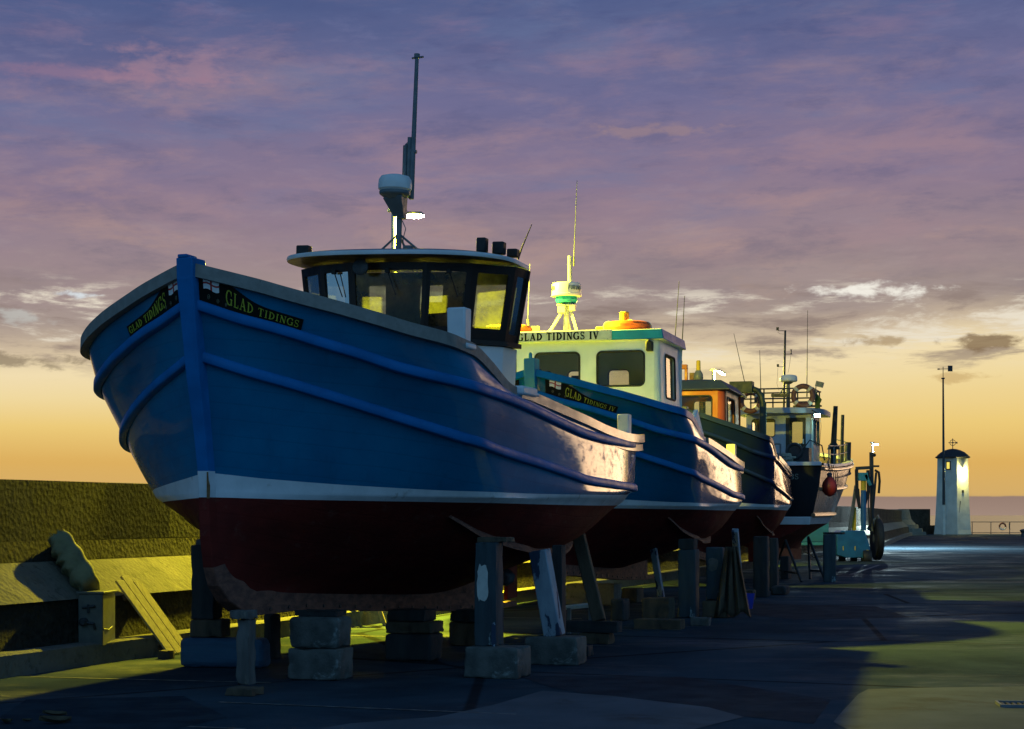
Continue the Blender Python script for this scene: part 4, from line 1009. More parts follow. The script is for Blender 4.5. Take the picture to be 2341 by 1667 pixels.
# ------------------------------------------------------------------ fourth boat: transom to us, bow away
PH = R(17)
B4 = thing('fishing_boat', 'black trawler with its transom to us, pale railed wheelhouse and weathered side with sunset tan painted in', 'boat', (6.45, 47., 0), -PH, 'boats propped ashore in a row')
def half4(y, k):
    B = {'rail': 1.86, 'mid': 1.78, 'low': 1.66, 'stripe': 1.60, 'chine': 1.5, 'bil': .95, 'keel': .1}[k]
    fl = {'rail': .22, 'mid': .14, 'low': .04, 'stripe': 0, 'chine': -.05, 'bil': -.1, 'keel': 0}[k]
    full = {'rail': 8.2, 'mid': 7.4, 'low': 6.4, 'stripe': 6.0, 'chine': 5.4, 'bil': 4.6, 'keel': 9}[k]; end = {'rail': 10.6, 'mid': 10.3, 'low': 9.9, 'stripe': 9.8, 'chine': 9.6, 'bil': 9.3, 'keel': 9.1}[k]
    if k == 'keel': return .1
    t = B+fl*min(1, y/full)**1.2
    if y > full*.55: u = (y-full*.55)/(end-full*.55); t *= max(0., 1-u**2.6)**.75
    return max(t, .04)
Z4 = {'rail': lambda y: 3.04+.006*y*y, 'mid': lambda y: 2.45+.004*y*y, 'low': lambda y: 1.90+.003*y*y, 'stripe': lambda y: 1.66+.001*y*y, 'chine': lambda y: 1.46, 'bil': lambda y: 1.18-.01*y, 'keel': lambda y: .82-.02*y}
LK4 = ['keel', 'bil', 'chine', 'stripe', 'low', 'mid', 'rail']; E4 = {'rail': 10.6, 'mid': 10.3, 'low': 9.9, 'stripe': 9.8, 'chine': 9.6, 'bil': 9.3, 'keel': 9.1}
def lv4(k, n=40): return [Vector((half4(E4[k]*i/n, k), E4[k]*i/n, Z4[k](E4[k]*i/n))) for i in range(n+1)]
L4 = {k: lv4(k) for k in LK4}
mb = MB()
for sg in (1, -1):
    for i, (a, b) in enumerate(zip(LK4, LK4[1:])):
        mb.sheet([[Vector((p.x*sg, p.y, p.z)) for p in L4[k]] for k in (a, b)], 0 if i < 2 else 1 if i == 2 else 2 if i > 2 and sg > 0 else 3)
tr = [L4[k][0] for k in LK4]
for i in range(len(LK4)-1):
    a, b = tr[i], tr[i+1]; mb.add([(-a.x, 0, a.z), (a.x, 0, a.z), (b.x, 0, b.z), (-b.x, 0, b.z)], [(0, 1, 2, 3)], 0 if i < 2 else 1 if i == 2 else 3)
mb.sheet([[Vector((p.x*f_, p.y, p.z-.35)) for f_ in (-1, 0, 1)] for p in L4['rail']], 4)
mb.build('hull', ['antifoul', 'boat_white', 'weathered_glow_side', 'boat_black', 'steel_grey'], B4, smooth=40)
q = MB(); q.prism([(-.1, .45), (-.1, 1.5), (.5, 1.45), (9.2, .9), (9.2, .3), (.4, .45)], lambda y, z, d: (d, y, z), -.09, .09); q.build('keel', 'antifoul', B4, smooth=0)
def rub4(k, r_, m, name, dz=0, y0=.0, y1=9.6, both=True):
    q = MB()
    for sg in (1, -1) if both else (1,):
        q.tube([Vector(((p.x+r_*.5)*sg, p.y-.02, p.z+dz)) for p in L4[k] if y0 <= p.y <= y1], r_, 10)
    return q.build(name, m, B4)
rub4('rail', .055, 'fender_rope', 'rubbing_rope', -.10, y1=10); rub4('mid', .05, 'fender_rope', 'rubbing_rope', -.05); rub4('stripe', .06, 'fender_rope', 'rubbing_rope', .04, y1=8.5)
q = MB()
for sg in (1, -1): q.sheet([[Vector(((p.x+o_)*sg, p.y, p.z+z_)) for p in L4['rail']] for o_, z_ in ((.05, -.02), (.05, .05), (-.12, .05), (-.12, -.04))])
q.build('rail_cap', 'boat_white', B4, smooth=0)
q = MB(); q.box((0, -.03, 3.07), (3.7, .14, .1)); q.box((0, -.02, 1.55), (3.1, .035, .2)); q.build('transom_trim', 'boat_white', B4, bevel=.01)
lettering('BS', lambda x, y, d: Vector((1.02+.22*x, -.004-d, 2.66+.14*y)), 'name_lettering', 'rope_pale', B4, .006, .12)
# wheelhouse 4
A4, B4x, y4, z4b, z4t = -.62, 1.22, 2.8, 2.7, 4.56
mb = MB(); hs = []
hs.append(holed(mb, (A4, y4, z4b), (.36, y4, z4b), (.36, y4, z4t), (A4, y4, z4t), (.17, .83, .66, .93), .07, .05))
hs.append(holed(mb, (.36, y4, z4b), (B4x, y4, z4b), (B4x, y4, z4t), (.36, y4, z4t), (.16, .82, .27, .945), .03, .05))
hs.append(holed(mb, (B4x, y4, z4b), (B4x, y4+.9, z4b), (B4x, y4+.9, z4t), (B4x, y4, z4t), (.14, .9, .55, .93), .06, .05))
hs.append(holed(mb, (B4x, y4+.9, z4b), (B4x, y4+1.9, z4b), (B4x, y4+1.9, z4t), (B4x, y4+.9, z4t), (.1, .86, .55, .93), .06, .05))
for a, b in ((B4x, .3), (.3, A4)): hs.append(holed(mb, (a, y4+1.9, z4b), (b, y4+1.9, z4b), (b, y4+1.9, z4t), (a, y4+1.9, z4t), (.12, .88, .42, .94), .06, .05))
hs.append(holed(mb, (A4, y4+1.9, z4b), (A4, y4, z4b), (A4, y4, z4t), (A4, y4+1.9, z4t), (.2, .8, .6, .93), .06, .05))
w4 = mb.build('wheelhouse', 'cabin_blue', B4, smooth=0)
for i, (lp, nr) in enumerate(hs):
    if i != 1: pane(lp, nr, .03, 'pane_clear', w4, 'black_rubber', .012)
dm = MB(); dl = holed(dm, (.50, y4+.03, 3.2), (1.07, y4+.03, 3.2), (1.07, y4+.03, 4.46), (.50, y4+.03, 4.46), (.17, .83, .42, .93), .05, .04)
dr = dm.build('cabin_door', 'interior_dark', B4); pane(dl[0], dl[1], .02, 'pane_clear', dr)
q = MB(); q.box((1.0, y4-.02, 3.78), (.03, .06, .14)); q.build('handle', 'steel_pale', dr)
rounded_roof(.30, 1.22, y4-.42, y4+2.3, 4.72, .15, .06, 'wheelhouse_roof', ['steel_grey', 'cabin_blue', 'steel_grey'], B4, pf=3.)
q = MB(); ZR = 5.28
for x in (-.75, -.1, .62, 1.25):
    for y in (y4-.1, y4+1.6): q.tube([(x, y, 4.74), (x, y, ZR)], .022, 7)
for z in (ZR, 5.0):
    q.tube([(-.78, y4-.1, z), (1.3, y4-.1, z)], .022, 7); q.tube([(-.78, y4+1.6, z), (1.3, y4+1.6, z)], .022, 7); q.tube([(1.27, y4-.1, z), (1.27, y4+1.6, z)], .022, 7)
q.box((1.1, y4+.1, 4.78), (.8, .1, .05)); q.box((-.35, y4+.2, 5.02), (.13, .1, .22)); q.box((.3, y4+.4, 5.12), (.5, .3, .08))
q.build('roof_rail', 'dark_metal', B4)
mxx, myy = .42, y4+.9
q = MB(); q.tube([(mxx-.10, myy, 4.8), (mxx-.06, myy, 7.03)], .03, 8); q.tube([(mxx-.10, myy, 7.02), (mxx-.27, myy, 7.02)], .009, 5); q.box((mxx-.28, myy, 7.08), (.07, .05, .09))
q.tube([(mxx-.06, myy, 6.34), (mxx+.12, myy, 6.34)], .01, 5); q.lathe([(.04, 0), (.015, .03), (.015, .12), (.035, .14)], (mxx+.11, myy, 6.33), 8)
q.tube([(mxx-.08, myy, 5.98), (mxx-.27, myy, 5.98)], .008, 5); q.box((mxx-.27, myy, 6.02), (.06, .05, .08)); q.tube([(mxx-.27, myy, 5.95), (mxx-.30, myy, 5.5), (mxx-.24, myy, 5.3)], .004, 4)
q.tube([(mxx+.10, myy, 6.3), (mxx+.06, myy, 6.0), (mxx+.02, myy, 5.8)], .004, 4); q.tube([(mxx-.28, myy, 6.98), (mxx-.2, myy, 6.93), (mxx-.1, myy, 6.92)], .004, 4)
q.build('mast', 'dark_metal', B4)
q = MB(); q.tube([(mxx+.02, myy, 4.8), (mxx+.02, myy, 5.5)], .055, 10); q.lathe([(.08, 0), (.16, .06)], (mxx+.03, myy, 5.48), 14); q.tube([(mxx-.22, myy, 5.2), (mxx-.06, myy, 5.42)], .02, 6); q.build('radar_post', 'steel_grey', B4)
q = MB(); radome(q, (mxx+.04, myy, 5.64), .25, .2); q.build('radar_scanner', 'radome', B4)
for x, z0, dx, z1 in ((-.72, 5.28, -.36, 6.95), (-.30, 5.28, -.03, 6.45), (1.02, 5.28, .02, 7.55)):
    q = MB(); q.tube([(x, y4+.6, z0-.2), (x, y4+.6, z0+.05), (x+dx, y4+.6, z1)], [.02, .013, .006], 6); q.build('whip_aerial', 'dark_metal', B4)
q = MB(); q.tube([(1.34, y4-.05, 5.0), (1.36, y4-.05, 5.35)], .015, 6); q.box((1.46, y4-.05, 5.38), (.22, .12, .15), Matrix.Rotation(R(15), 3, 'Y')); q.build('deck_light', 'steel_grey', B4, bevel=.02)
q = MB(); q.prism([(1.30, 5.3), (1.40, 5.1), (1.52, 4.95), (1.44, 4.8), (1.46, 4.72), (1.33, 4.7)], lambda x, z, d: (x, y4+d+.02*math.sin(x*40), z), -.01, .01); q.build('signal_flag', 'green_cloth', B4)
q = MB(); q.box((1.42, y4-.30, 4.50), (.2, .14, .12)); q.tube([(1.42, y4-.25, 4.55), (1.25, y4-.1, 4.66)], .02, 6); ll = q.build('flood_light', 'dark_metal', B4, bevel=.02)
q = MB(); q.box((1.44, y4-.385, 4.48), (.15, .02, .09)); q.build('lens', 'cool_lens', ll)
q = MB(); q.tube([(1.5, y4-.3, 4.52), (1.52, y4-.2, 4.2), (1.48, y4-.2, 3.7), (1.45, y4, 3.3)], .006, 5); q.build('cable', 'dark_metal', B4)
q = MB(); q.tube([(1.25, y4-.03, 3.1), (1.25, y4-.03, 4.45)], .035, 8); q.build('exhaust_pipe', 'steel_pale', B4)
# stern gallows
q = MB(); q.tube([(.25, .25, 2.7), (.25, .25, 4.72)], .095, 12); q.tube([(.25, .25, 4.70), (.20, .25, 4.92), (.10, .25, 5.06), (-.1, .25, 5.14)], .08, 10); q.tube([(-1.4, .25, 2.7), (-1.4, .25, 5.0)], .09, 12)
q.box((-.32, .25, 5.16), (.62, .36, .30)); q.tube([(-1.4, .25, 5.0), (-.6, .25, 5.12)], .08, 8)
q.build('stern_gallows', 'green_dark', B4, bevel=.01)
q = MB()
for z in (3.62, 3.30): q.tube([(-1.3, .4, z), (.70, .4, z)], .022, 7)
for x in (-1.3, -.4, .2, .70): q.tube([(x, .4, 2.7), (x, .4, 3.62)], .024, 7)
q.build('stern_rail', 'steel_grey', B4)
q = MB()
for i in range(7): q.torus((.75+.06*math.sin(i*2.), .7+.05*math.cos(i*3.), 3.08+.045*i), .3-.015*i, .028, 'Z', 18, 6)
q.tube([(.93, -.10, 3.3), (.92, -.12, 2.9), (.95, -.1, 2.4), (.92, -.1, 2.0), (.94, -.1, 1.9)], .014, 6)
q.build('rope_coil', 'rope_pale', B4)
q = MB()
for y in (2.2, 3.2, 4.2, 5.2, 6.2, 7.2, 8.2, 9.):
    for sg in (1, -1): p = half4(y, 'rail'); q.tube([(sg*(p-.12), y, 3.0), (sg*(p-.12), y, 3.62+.006*y*y)], .02, 6)
for dz in (.32, .56):
    for sg in (1, -1): q.tube([(sg*(half4(y, 'rail')-.12), y, 3.04+dz+.006*y*y) for y in (2.2, 3.2, 4.2, 5.2, 6.2, 7.2, 8.2, 9.)], .016, 6)
q.build('bow_rail', 'steel_grey', B4)
q = MB(); q.tube([(1.66, 4.2, 3.1), (1.68, 4.2, 3.72), (1.74, 4.2, 4.85)], [.08, .085, .065], 10); q.lathe([(.19, 0), (.1, .18)], (1.68, 4.2, 3.6), 12); q.build('derrick', 'timber_dark', B4)
q = MB(); q.tube([(1.66, 6.4, 3.0), (1.70, 6.4, 4.72)], .05, 8); q.tube([(1.82, 6.6, 3.0), (1.84, 6.6, 3.9)], .09, 8); q.build('mooring_post', 'dark_metal', B4)
q = MB(); q.box((1.1, 1.6, 3.2), (.5, .6, .7)); q.tube([(1.2, 1.2, 3.5), (1.4, 1.1, 3.75), (1.7, 1.3, 3.6), (1.75, 1.5, 3.2)], .02, 6); q.torus((.95, 1.3, 3.45), .2, .05, 'Y', 18, 8); q.build('deck_winch', 'dark_metal', B4, bevel=.02)
q = MB()
for i in range(4): q.tube([(1.95, .8+i*.5, 3.08), (2.0, .8+i*.5+.15, 2.8), (1.98, .8+i*.5+.3, 2.6)], .012, 5)
q.build('fender_lashing', 'black_rubber', B4)
def b4w(x, y, z): c, s = math.cos(-PH), math.sin(-PH); return Vector((6.45+x*c-y*s, 47+x*s+y*c, z))
bu = thing('fender_buoy', 'round red fender buoy hanging on the side of the black trawler', 'buoy', b4w(2.02, .35, 2.2), -PH)
q = MB(); q.lathe([(.02, .0), (.12, .04), (.19, .14), (.21, .26), (.18, .39), (.10, .49), (.06, .53)], (0, 0, 0), 24); q.build('float', 'buoy_red', bu)
q = MB(); q.lathe([(.062, .52), (.07, .60), (.04, .64)], (0, 0, 0), 12); q.tube([(0, 0, .66), (-.06, 0, .95)], .014, 6); q.build('eye', 'navy', bu)
def ring_up(px, py, Z, label, m='ring_brown', r0=.27, r1=.075, grp='lifebuoys hung on the trawler roof rail'):
    p = W(px, py, Z); t_ = thing('lifebuoy', label, 'lifebuoy', p, -PH, grp)
    q = MB(); q.torus((0, 0, 0), r0, r1, 'Y'); q.build('ring', m, t_)
    for a in (45, 135, 225, 315):
        g = MB(); n_ = 5; g.tube([(r0*math.cos(R(a+d_)), 0, r0*math.sin(R(a+d_))) for d_ in (-9, -4, 0, 4, 9)], r1*1.06, 10); g.build('grab_band', 'ring_pale', t_)
    return t_
p0 = b4w(1.05, y4-.22, 5.13)
ring_up(1836, 905, p0.y, 'brown lifebuoy with pale bands on the trawler roof rail, fully in view')
ring_up(1716, 919, p0.y-.2, 'lifebuoy on the trawler roof rail, half hidden behind the green gallows', r0=.26)

# ================================================================== STREET LAMPS on the wall
def street_lamp(px_pole, px_lens, py_lens, Z, lens, label, w=.36, r0=.05, tilt=0.):
    p = W(px_pole, py_lens, Z); base = Vector((p.x, p.y, 0.))
    root = thing('street_lamp', label, 'street lamp', base, 0, 'lamps along the harbour wall')
    hz = p.z; lx = (px_lens-px_pole)*Z/F
    q = MB(); q.tube([(0, 0, 0), (0, 0, hz+.12)], [r0*1.25, r0], 14); q.box((-.02, 0, hz+.14), (.18, .14, .05)); q.build('pole', 'steel_pale', root)
    q = MB(); q.tube([(0, 0, hz+.1), (lx*.5, 0, hz+.12), (lx-w*.4, 0, hz+.085)], .022, 8); q.build('arm', 'steel_pale', root)
    rot = Matrix.Rotation(tilt, 3, 'Y')
    q = MB(); q.box((lx, 0, hz+.075), (w*1.15, .24, .06), rot, taper=.7); hd = q.build('lamp_head', 'steel_grey', root, bevel=.01)
    q = MB(); n = 16; rows = []
    for i in range(9):
        a = math.pi/2*i/8; rows.append([Vector((lx, 0, hz+.035))+rot @ Vector((w/2*math.cos(a)*math.cos(2*math.pi*k/n), .13*math.cos(a)*math.sin(2*math.pi*k/n), -.034*math.sin(a))) for k in range(n+1)])
    q.sheet(rows); q.build('lens', lens, hd, smooth=80)
    return root
street_lamp(901, 945, 499, 30.79, 'sodium_lens', 'lit yellow street lamp shining behind the mast of the nearest boat')
street_lamp(1631, 1650, 856, 54.3, 'sodium_lens_far', 'lit street lamp seen just above the orange cabin roof', w=.26, tilt=R(28))
street_lamp(1994.5, 2003, 1018, 90., 'white_lens', 'small white lit street lamp above the boat hoist', w=.24)

# ================================================================== TIMBER AND CONCRETE UNDER THE BOATS
def zat(py, Z): return H-(py-HY)*Z/F
def rough_box(name, m, size, bev, seed):
    """box with rounded, chipped and slightly uneven faces"""
    import bmesh
    from mathutils import noise as mn
    bm = bmesh.new(); bmesh.ops.create_cube(bm, size=1.)
    for v in bm.verts: v.co = Vector((v.co.x*size[0], v.co.y*size[1], (v.co.z+.5)*size[2]))
    rr = random.Random(seed)
    for v in bm.verts: v.co += Vector((rr.uniform(-1, 1), rr.uniform(-1, 1), 0))*.008
    bmesh.ops.bevel(bm, geom=bm.edges[:], offset=min(bev, min(size)*.3), segments=3, affect='EDGES', profile=.6)
    for _ in range(3):
        el = [e for e in bm.edges if e.calc_length() > .055]
        if el: bmesh.ops.subdivide_edges(bm, edges=el, cuts=1, use_grid_fill=True)
    bm.normal_update(); off = Vector((seed*.37 % 17, seed*.11 % 13, 0))
    hx, hy = size[0]/2, size[1]/2
    for v in bm.verts:
        p = v.co+off; near = sum((abs(abs(v.co.x)-hx) < .05, abs(abs(v.co.y)-hy) < .05, v.co.z > size[2]-.05 or v.co.z < .05))
        k = mn.noise(p*9)*.004+mn.noise(p*30)*.0025
        if near >= 2: k -= max(0, mn.noise(p*14+Vector((5, 0, 0))))*.035
        if v.co.z > .004 and v.co.z < size[2]-.004 or near >= 2: v.co += v.normal*k
    me = bpy.data.meshes.new(name); bm.to_mesh(me); bm.free(); me.materials.append(M[m])
    me.polygons.foreach_set('use_smooth', [True]*len(me.polygons)); me.set_sharp_from_angle(angle=R(38))
    o = bpy.data.objects.new(name, me); COL.objects.link(o); return o
def block(label, xl, xr, yt, yb, m, Z=None, depth=.3, yaw=TH, name='timber_block', cat='block', group='blocks stacked under the keels', bev=.03, z0=None, taper=1.):
    if Z is None: Z = GZ(yb)
    a = z0 if z0 is not None else max(zat(yb, Z), 0.); b = zat(yt, Z)
    xm = (xl+xr)/2; view = math.atan((xm-CX)/F)
    L = ((xr-xl)*Z/F - depth*abs(math.sin(yaw-view)))/math.cos(yaw)
    c = W(xm, HY, Z); c += Vector((math.sin(yaw), math.cos(yaw), 0))*depth/2; c.z = a
    o = rough_box(name, m, (L, depth, b-a-.002), bev, int(xl*7+yb)); o.location = c; o.rotation_euler = (0, 0, -yaw)
    return tag(o, label, cat, group), b
def paint_patch(parent, x, y, z, w, h, m, seed=1):
    rr = random.Random(seed); q = MB(); n = 26; pts = []
    for i in range(n):
        a = 2*math.pi*i/n; k = rr.uniform(.78, 1.12)
        pts.append((x+w/2*math.copysign(abs(math.cos(a))**.6, math.cos(a))*k, z+h/2*math.copysign(abs(math.sin(a))**.6, math.sin(a))*rr.uniform(.85, 1.1)))
    q.prism(pts, lambda a, b_, d: (a, y-d, b_), 0., .004); o = q.build('paint_patch', m, parent, smooth=0); return o
def prop(label, x0, y0, x1, y1, Z0_, Z1_, w, d, m, name='timber_prop', cat='prop', group='props shoring up the hulls', yaw=TH, z0=None, bev=.012):
    p, q_ = W(x0, y0, Z0_), W(x1, y1, Z1_)
    if z0 is not None: p.z = z0
    q = MB(); q.beam(p-p, q_-p, w, d, side=Vector((math.cos(yaw), -math.sin(yaw), 0)))
    o = q.build(name, m, bevel=bev); o.location = p; return tag(o, label, cat, group)
# under the bow of the nearest boat
_, z1 = block('long pale blue timber log lying across under the bow of the nearest boat', 391, 613, 1460, 1528, 'timber_blue', depth=.36, bev=.07, name='timber_log', cat='log', yaw=R(12))
_, z2 = block('brown block on the blue log, under the dark upright post', 420, 520, 1416, 1461, 'timber_brown', Z=19.55, z0=z1, yaw=R(12))
_, z3 = block('thick dark upright post standing on the brown block left of the bow', 422, 500, 1246, 1415, 'timber_dark', Z=19.55, z0=z2, depth=.3, name='timber_post', cat='post', group='upright posts under the hulls', bev=.015, yaw=R(12))
block('small packing board on top of the thick dark post', 436, 486, 1232, 1246, 'timber_grey', Z=19.6, z0=z3, depth=.22, name='packing_board', cat='packing', group='packing boards', bev=.006, yaw=R(12))
_, z1 = block('rough flat pad on the asphalt under the small pillar', 497, 592, 1574, 1592, 'timber_brown', depth=.26, name='packing_board', cat='packing', group='packing boards', bev=.01)
_, z2 = block('small weathered pillar beneath the stem of the nearest boat', 529, 578, 1416, 1574, 'timber_grey', Z=16.75, z0=z1, depth=.16, name='timber_post', cat='post', group='upright posts under the hulls', bev=.012)
block('short board capping the small pillar under the stem', 510, 580, 1396, 1415, 'timber_grey', Z=16.72, z0=z2, depth=.2, name='packing_board', cat='packing', group='packing boards', bev=.008)
block('narrow dark post standing behind the small pillar under the stem', 590, 634, 1404, 1474, 'timber_dark', Z=20.6, z0=0, depth=.25, name='timber_post', cat='post', group='upright posts under the hulls')
_, z1 = block('paint-splashed block, lower of the pair under the front of the keel', 633, 792, 1483, 1556, 'concrete_block', depth=.42, bev=.03)
_, z2 = block('rounded block, upper of the pair under the front of the keel', 635, 790, 1411, 1482, 'concrete_block', Z=GZ(1556), z0=z1, depth=.42, bev=.055)
block('thin dark packing plate between the keel front and its rounded block', 656, 782, 1396, 1410, 'timber_dark', Z=18.1, z0=z2, depth=.3, name='packing_board', cat='packing', group='packing boards', bev=.005)
_, z1 = block('large black block at the bottom of the middle keel stack', 860, 1000, 1449, 1512, 'timber_dark', depth=.45, bev=.05)
_, z2 = block('dark block in the centre of the middle keel stack', 862, 1003, 1421, 1449, 'timber_brown', Z=GZ(1512), z0=z1, depth=.42, bev=.03)
block('dark block on top of the middle keel stack touching the keel', 868, 986, 1394, 1421, 'timber_dark', Z=GZ(1512), z0=z2, depth=.4, bev=.02)
_, z1 = block('dark brown block on the ground half hidden behind the white-patched post', 1013, 1110, 1422, 1478, 'timber_brown', depth=.4, bev=.04)
block('slim dark block over the brown one behind the white-patched post', 1016, 1100, 1394, 1421, 'timber_dark', Z=GZ(1478), z0=z1, depth=.38, bev=.02)
# port props of the nearest boat
_, z1 = block('stained concrete footing of the white-patched upright post', 1043, 1199, 1480, 1552, 'concrete_block', depth=.46, bev=.03, group='footings of the props')
pp_, z2 = block('tall upright post with a white paint patch under the nearest boat', 1074, 1143, 1240, 1479, 'timber_paint', Z=18.35, z0=z1, depth=.26, name='timber_post', cat='post', group='upright posts under the hulls', bev=.01)
paint_patch(pp_, -.02, -.138, .66, .125, .40, 'steel_pale', 3); paint_patch(pp_, .10, -.138, .12, .055, .26, 'timber_pale', 8)
block('wide packing boards on top of the white-patched post', 1078, 1168, 1228, 1240, 'timber_brown', Z=18.4, z0=z2, depth=.3, name='packing_board', cat='packing', group='packing boards', bev=.006)
_, z1 = block('speckled concrete footing of the leaning pale blue prop', 1185, 1331, 1456, 1521, 'concrete_block', depth=.42, bev=.03, group='footings of the props')
prop('leaning prop of flaking pale blue paint under the nearest boat', 1268, 1456, 1233, 1258, 20., 20., .205, .2, 'timber_pale', z0=z1)
block('dark upright post just behind the leaning pale blue prop', 1256, 1289, 1246, 1452, 'timber_dark', Z=20.5, z0=.0, depth=.2, name='timber_post', cat='post', group='upright posts under the hulls', bev=.01)
block('small black offcut lying right of the speckled footing', 1328, 1351, 1477, 1502, 'timber_dark', depth=.25, bev=.01)
_, z1 = block('short dark bearer on the ground under the long leaning beam', 1318, 1398, 1447, 1473, 'timber_brown', depth=.3, bev=.01)
_, z2 = block('long dark bearer laid crosswise at the foot of the leaning beam', 1285, 1416, 1420, 1446, 'timber_dark', Z=GZ(1473), z0=z1, depth=.24, bev=.01)
prop('long brown leaning beam wedged under the second boat bow', 1370, 1420, 1322, 1222, 23.1, 23.4, .17, .12, 'timber_brown', z0=z2)
# low metal trestle
p = G(1318, 1450); tr_ = thing('low_trestle', 'low steel trestle with two pale bars beside the long leaning beam', 'trestle', p, -TH)
q = MB(); q.beam((-.28, .0, .36), (.28, .12, .42), .03, .05); q.beam((-.3, .22, .36), (.2, .32, .42), .03, .05); q.build('bar', 'steel_pale', tr_)
for x, y in ((-.12, .03), (.12, .3)):
    q = MB(); q.beam((x, y, 0), (x, y, .37), .05, .05); q.build('leg', 'steel_grey', tr_)
# second boat
prop('thin grey prop slanting under the bilge of the second boat', 1512, 1368, 1484, 1192, 31.5, 30.6, .11, .11, 'timber_pale')
_, z1 = block('brown box block below the end of the second keel', 1460, 1536, 1367, 1417, 'timber_brown', depth=.4)
block('low wide bearer on the asphalt before the brown box block', 1443, 1560, 1416, 1440, 'timber_brown', Z=26., z0=0., depth=.3, bev=.01)
block('yellow-lit concrete block between the wall and the second keel', 1286, 1412, 1335, 1388, 'kerb_concrete', Z=33., z0=0., depth=.5)
block('squat dark block right of the long leaning beam', 1388, 1432, 1370, 1418, 'timber_dark', Z=28., z0=0, depth=.4)
block('second keel bearing block, dark, under the keel middle', 1412, 1465, 1345, 1376, 'timber_brown', Z=34., z0=0, depth=.5)
_, z1 = block('mottled green-grey post with a pale strip under the second stern', 1545, 1594, 1256, 1413, 'timber_paint', Z=28.9, z0=0., depth=.3, name='timber_post', cat='post', group='upright posts under the hulls')
block('square cap block on the mottled green-grey post', 1546, 1590, 1232, 1255, 'timber_dark', Z=28.9, z0=z1, depth=.3, bev=.01)
block('small pale block at the foot of the mottled post', 1575, 1623, 1412, 1431, 'concrete_block', depth=.2, bev=.01)
_, z1 = block('broad footing block beneath the grey-green post', 1600, 1668, 1374, 1416, 'timber_brown', Z=28.9, z0=0, depth=.4)
gp_, _ = block('broad grey-green post with a light spot beside the hanging cloth', 1610, 1656, 1251, 1373, 'timber_paint', Z=29.05, z0=z1, depth=.28, name='timber_post', cat='post', group='upright posts under the hulls')
paint_patch(gp_, -.02, -.148, .60, .17, .22, 'concrete_block', 5)
prop('blue and white painted prop leaning behind the hanging cloth', 1692, 1352, 1680, 1212, 38., 37., .14, .13, 'timber_pale')
# hanging cloth
p = W(1672, 1250, 28.8); q = MB(); rows = []
for i in range(12):
    v = i/11; hw = .10+.20*v; rows.append([Vector((hw*(2*u/14-1)+.03*v, .05*math.sin(u*1.7+v*2)+.03*math.cos(u*3.1), -1.12*v-.05*v*math.cos(u*.9))) for u in range(15)])
q.sheet(rows); o = q.build('hanging_cloth', 'timber_brown', smooth=80); o.location = p; o.modifiers.new('thick', 'SOLIDIFY').thickness = .012
tag(o, 'drab cloth hanging in folds from the stern of the second boat', 'cloth')
# third boat
block('dark post with rusty edge under the third boat stern', 1718, 1756, 1226, 1366, 'timber_dark', Z=36.2, z0=0, depth=.3, name='timber_post', cat='post', group='upright posts under the hulls')
block('dark post further right under the third boat', 1756, 1778, 1230, 1352, 'timber_dark', Z=39., z0=0, depth=.25, name='timber_post', cat='post', group='upright posts under the hulls')
block('flat black box on the asphalt beside the third boat posts', 1757, 1800, 1340, 1361, 'timber_dark', Z=37.2, z0=0, depth=.5, bev=.05)
block('brown offcut on the ground near the blue bucket', 1690, 1724, 1349, 1372, 'timber_brown', Z=34.8, z0=0, depth=.3)
bk = thing('bucket', 'blue bucket on the ground under the third boat', 'bucket', G(1708, 1392))
q = MB(); q.lathe([(.10, 0), (.14, .28), (.13, .28), (.095, .02)], (0, 0, 0), 18); q.build('pail', 'bucket_blue', bk)
q = MB(); q.tube([(.14*math.cos(R(a)), 0, .27+.12*math.sin(R(a))) for a in range(0, 181, 20)], .006, 5); q.build('handle', 'dark_metal', bk)
# fourth boat
_, z1 = block('concrete pier block under the stern corner of the black trawler', 1882, 1912, 1222, 1331, 'timber_paint', depth=.35, name='timber_post', cat='post', group='upright posts under the hulls', yaw=R(8))
block('dark beam on the pier block under the black trawler', 1880, 1928, 1217, 1221, 'timber_dark', Z=44.6, z0=z1, depth=.4, bev=.01)
def tripod(label, top, feet):
    t_ = thing('shore_stand', label, 'stand', Vector((feet[0].x, feet[0].y, 0)), 0, 'tubular stands under the trawler'); b_ = t_.location
    for f_ in feet:
        q = MB(); q.tube([f_-b_, top-b_], .035, 8); q.build('leg', 'dark_metal', t_)
    q = MB(); q.tube([feet[0].lerp(top, .2)-b_, feet[1].lerp(top, .2)-b_], .025, 6); q.build('brace', 'dark_metal', t_)
tripod('single-legged tubular stand, left of the two under the trawler', W(1796, 1236, 46), [G(1832, 1331), G(1765, 1318)])
tripod('braced A-shaped tubular stand beside the concrete pier block', W(1848, 1228, 47.5), [G(1886, 1326), G(1852, 1324)])
# keel blocks of the trawler and third boat
block('dark keel block beneath the trawler', 1780, 1806, 1272, 1330, 'timber_dark', Z=46.5, z0=0, depth=.5)

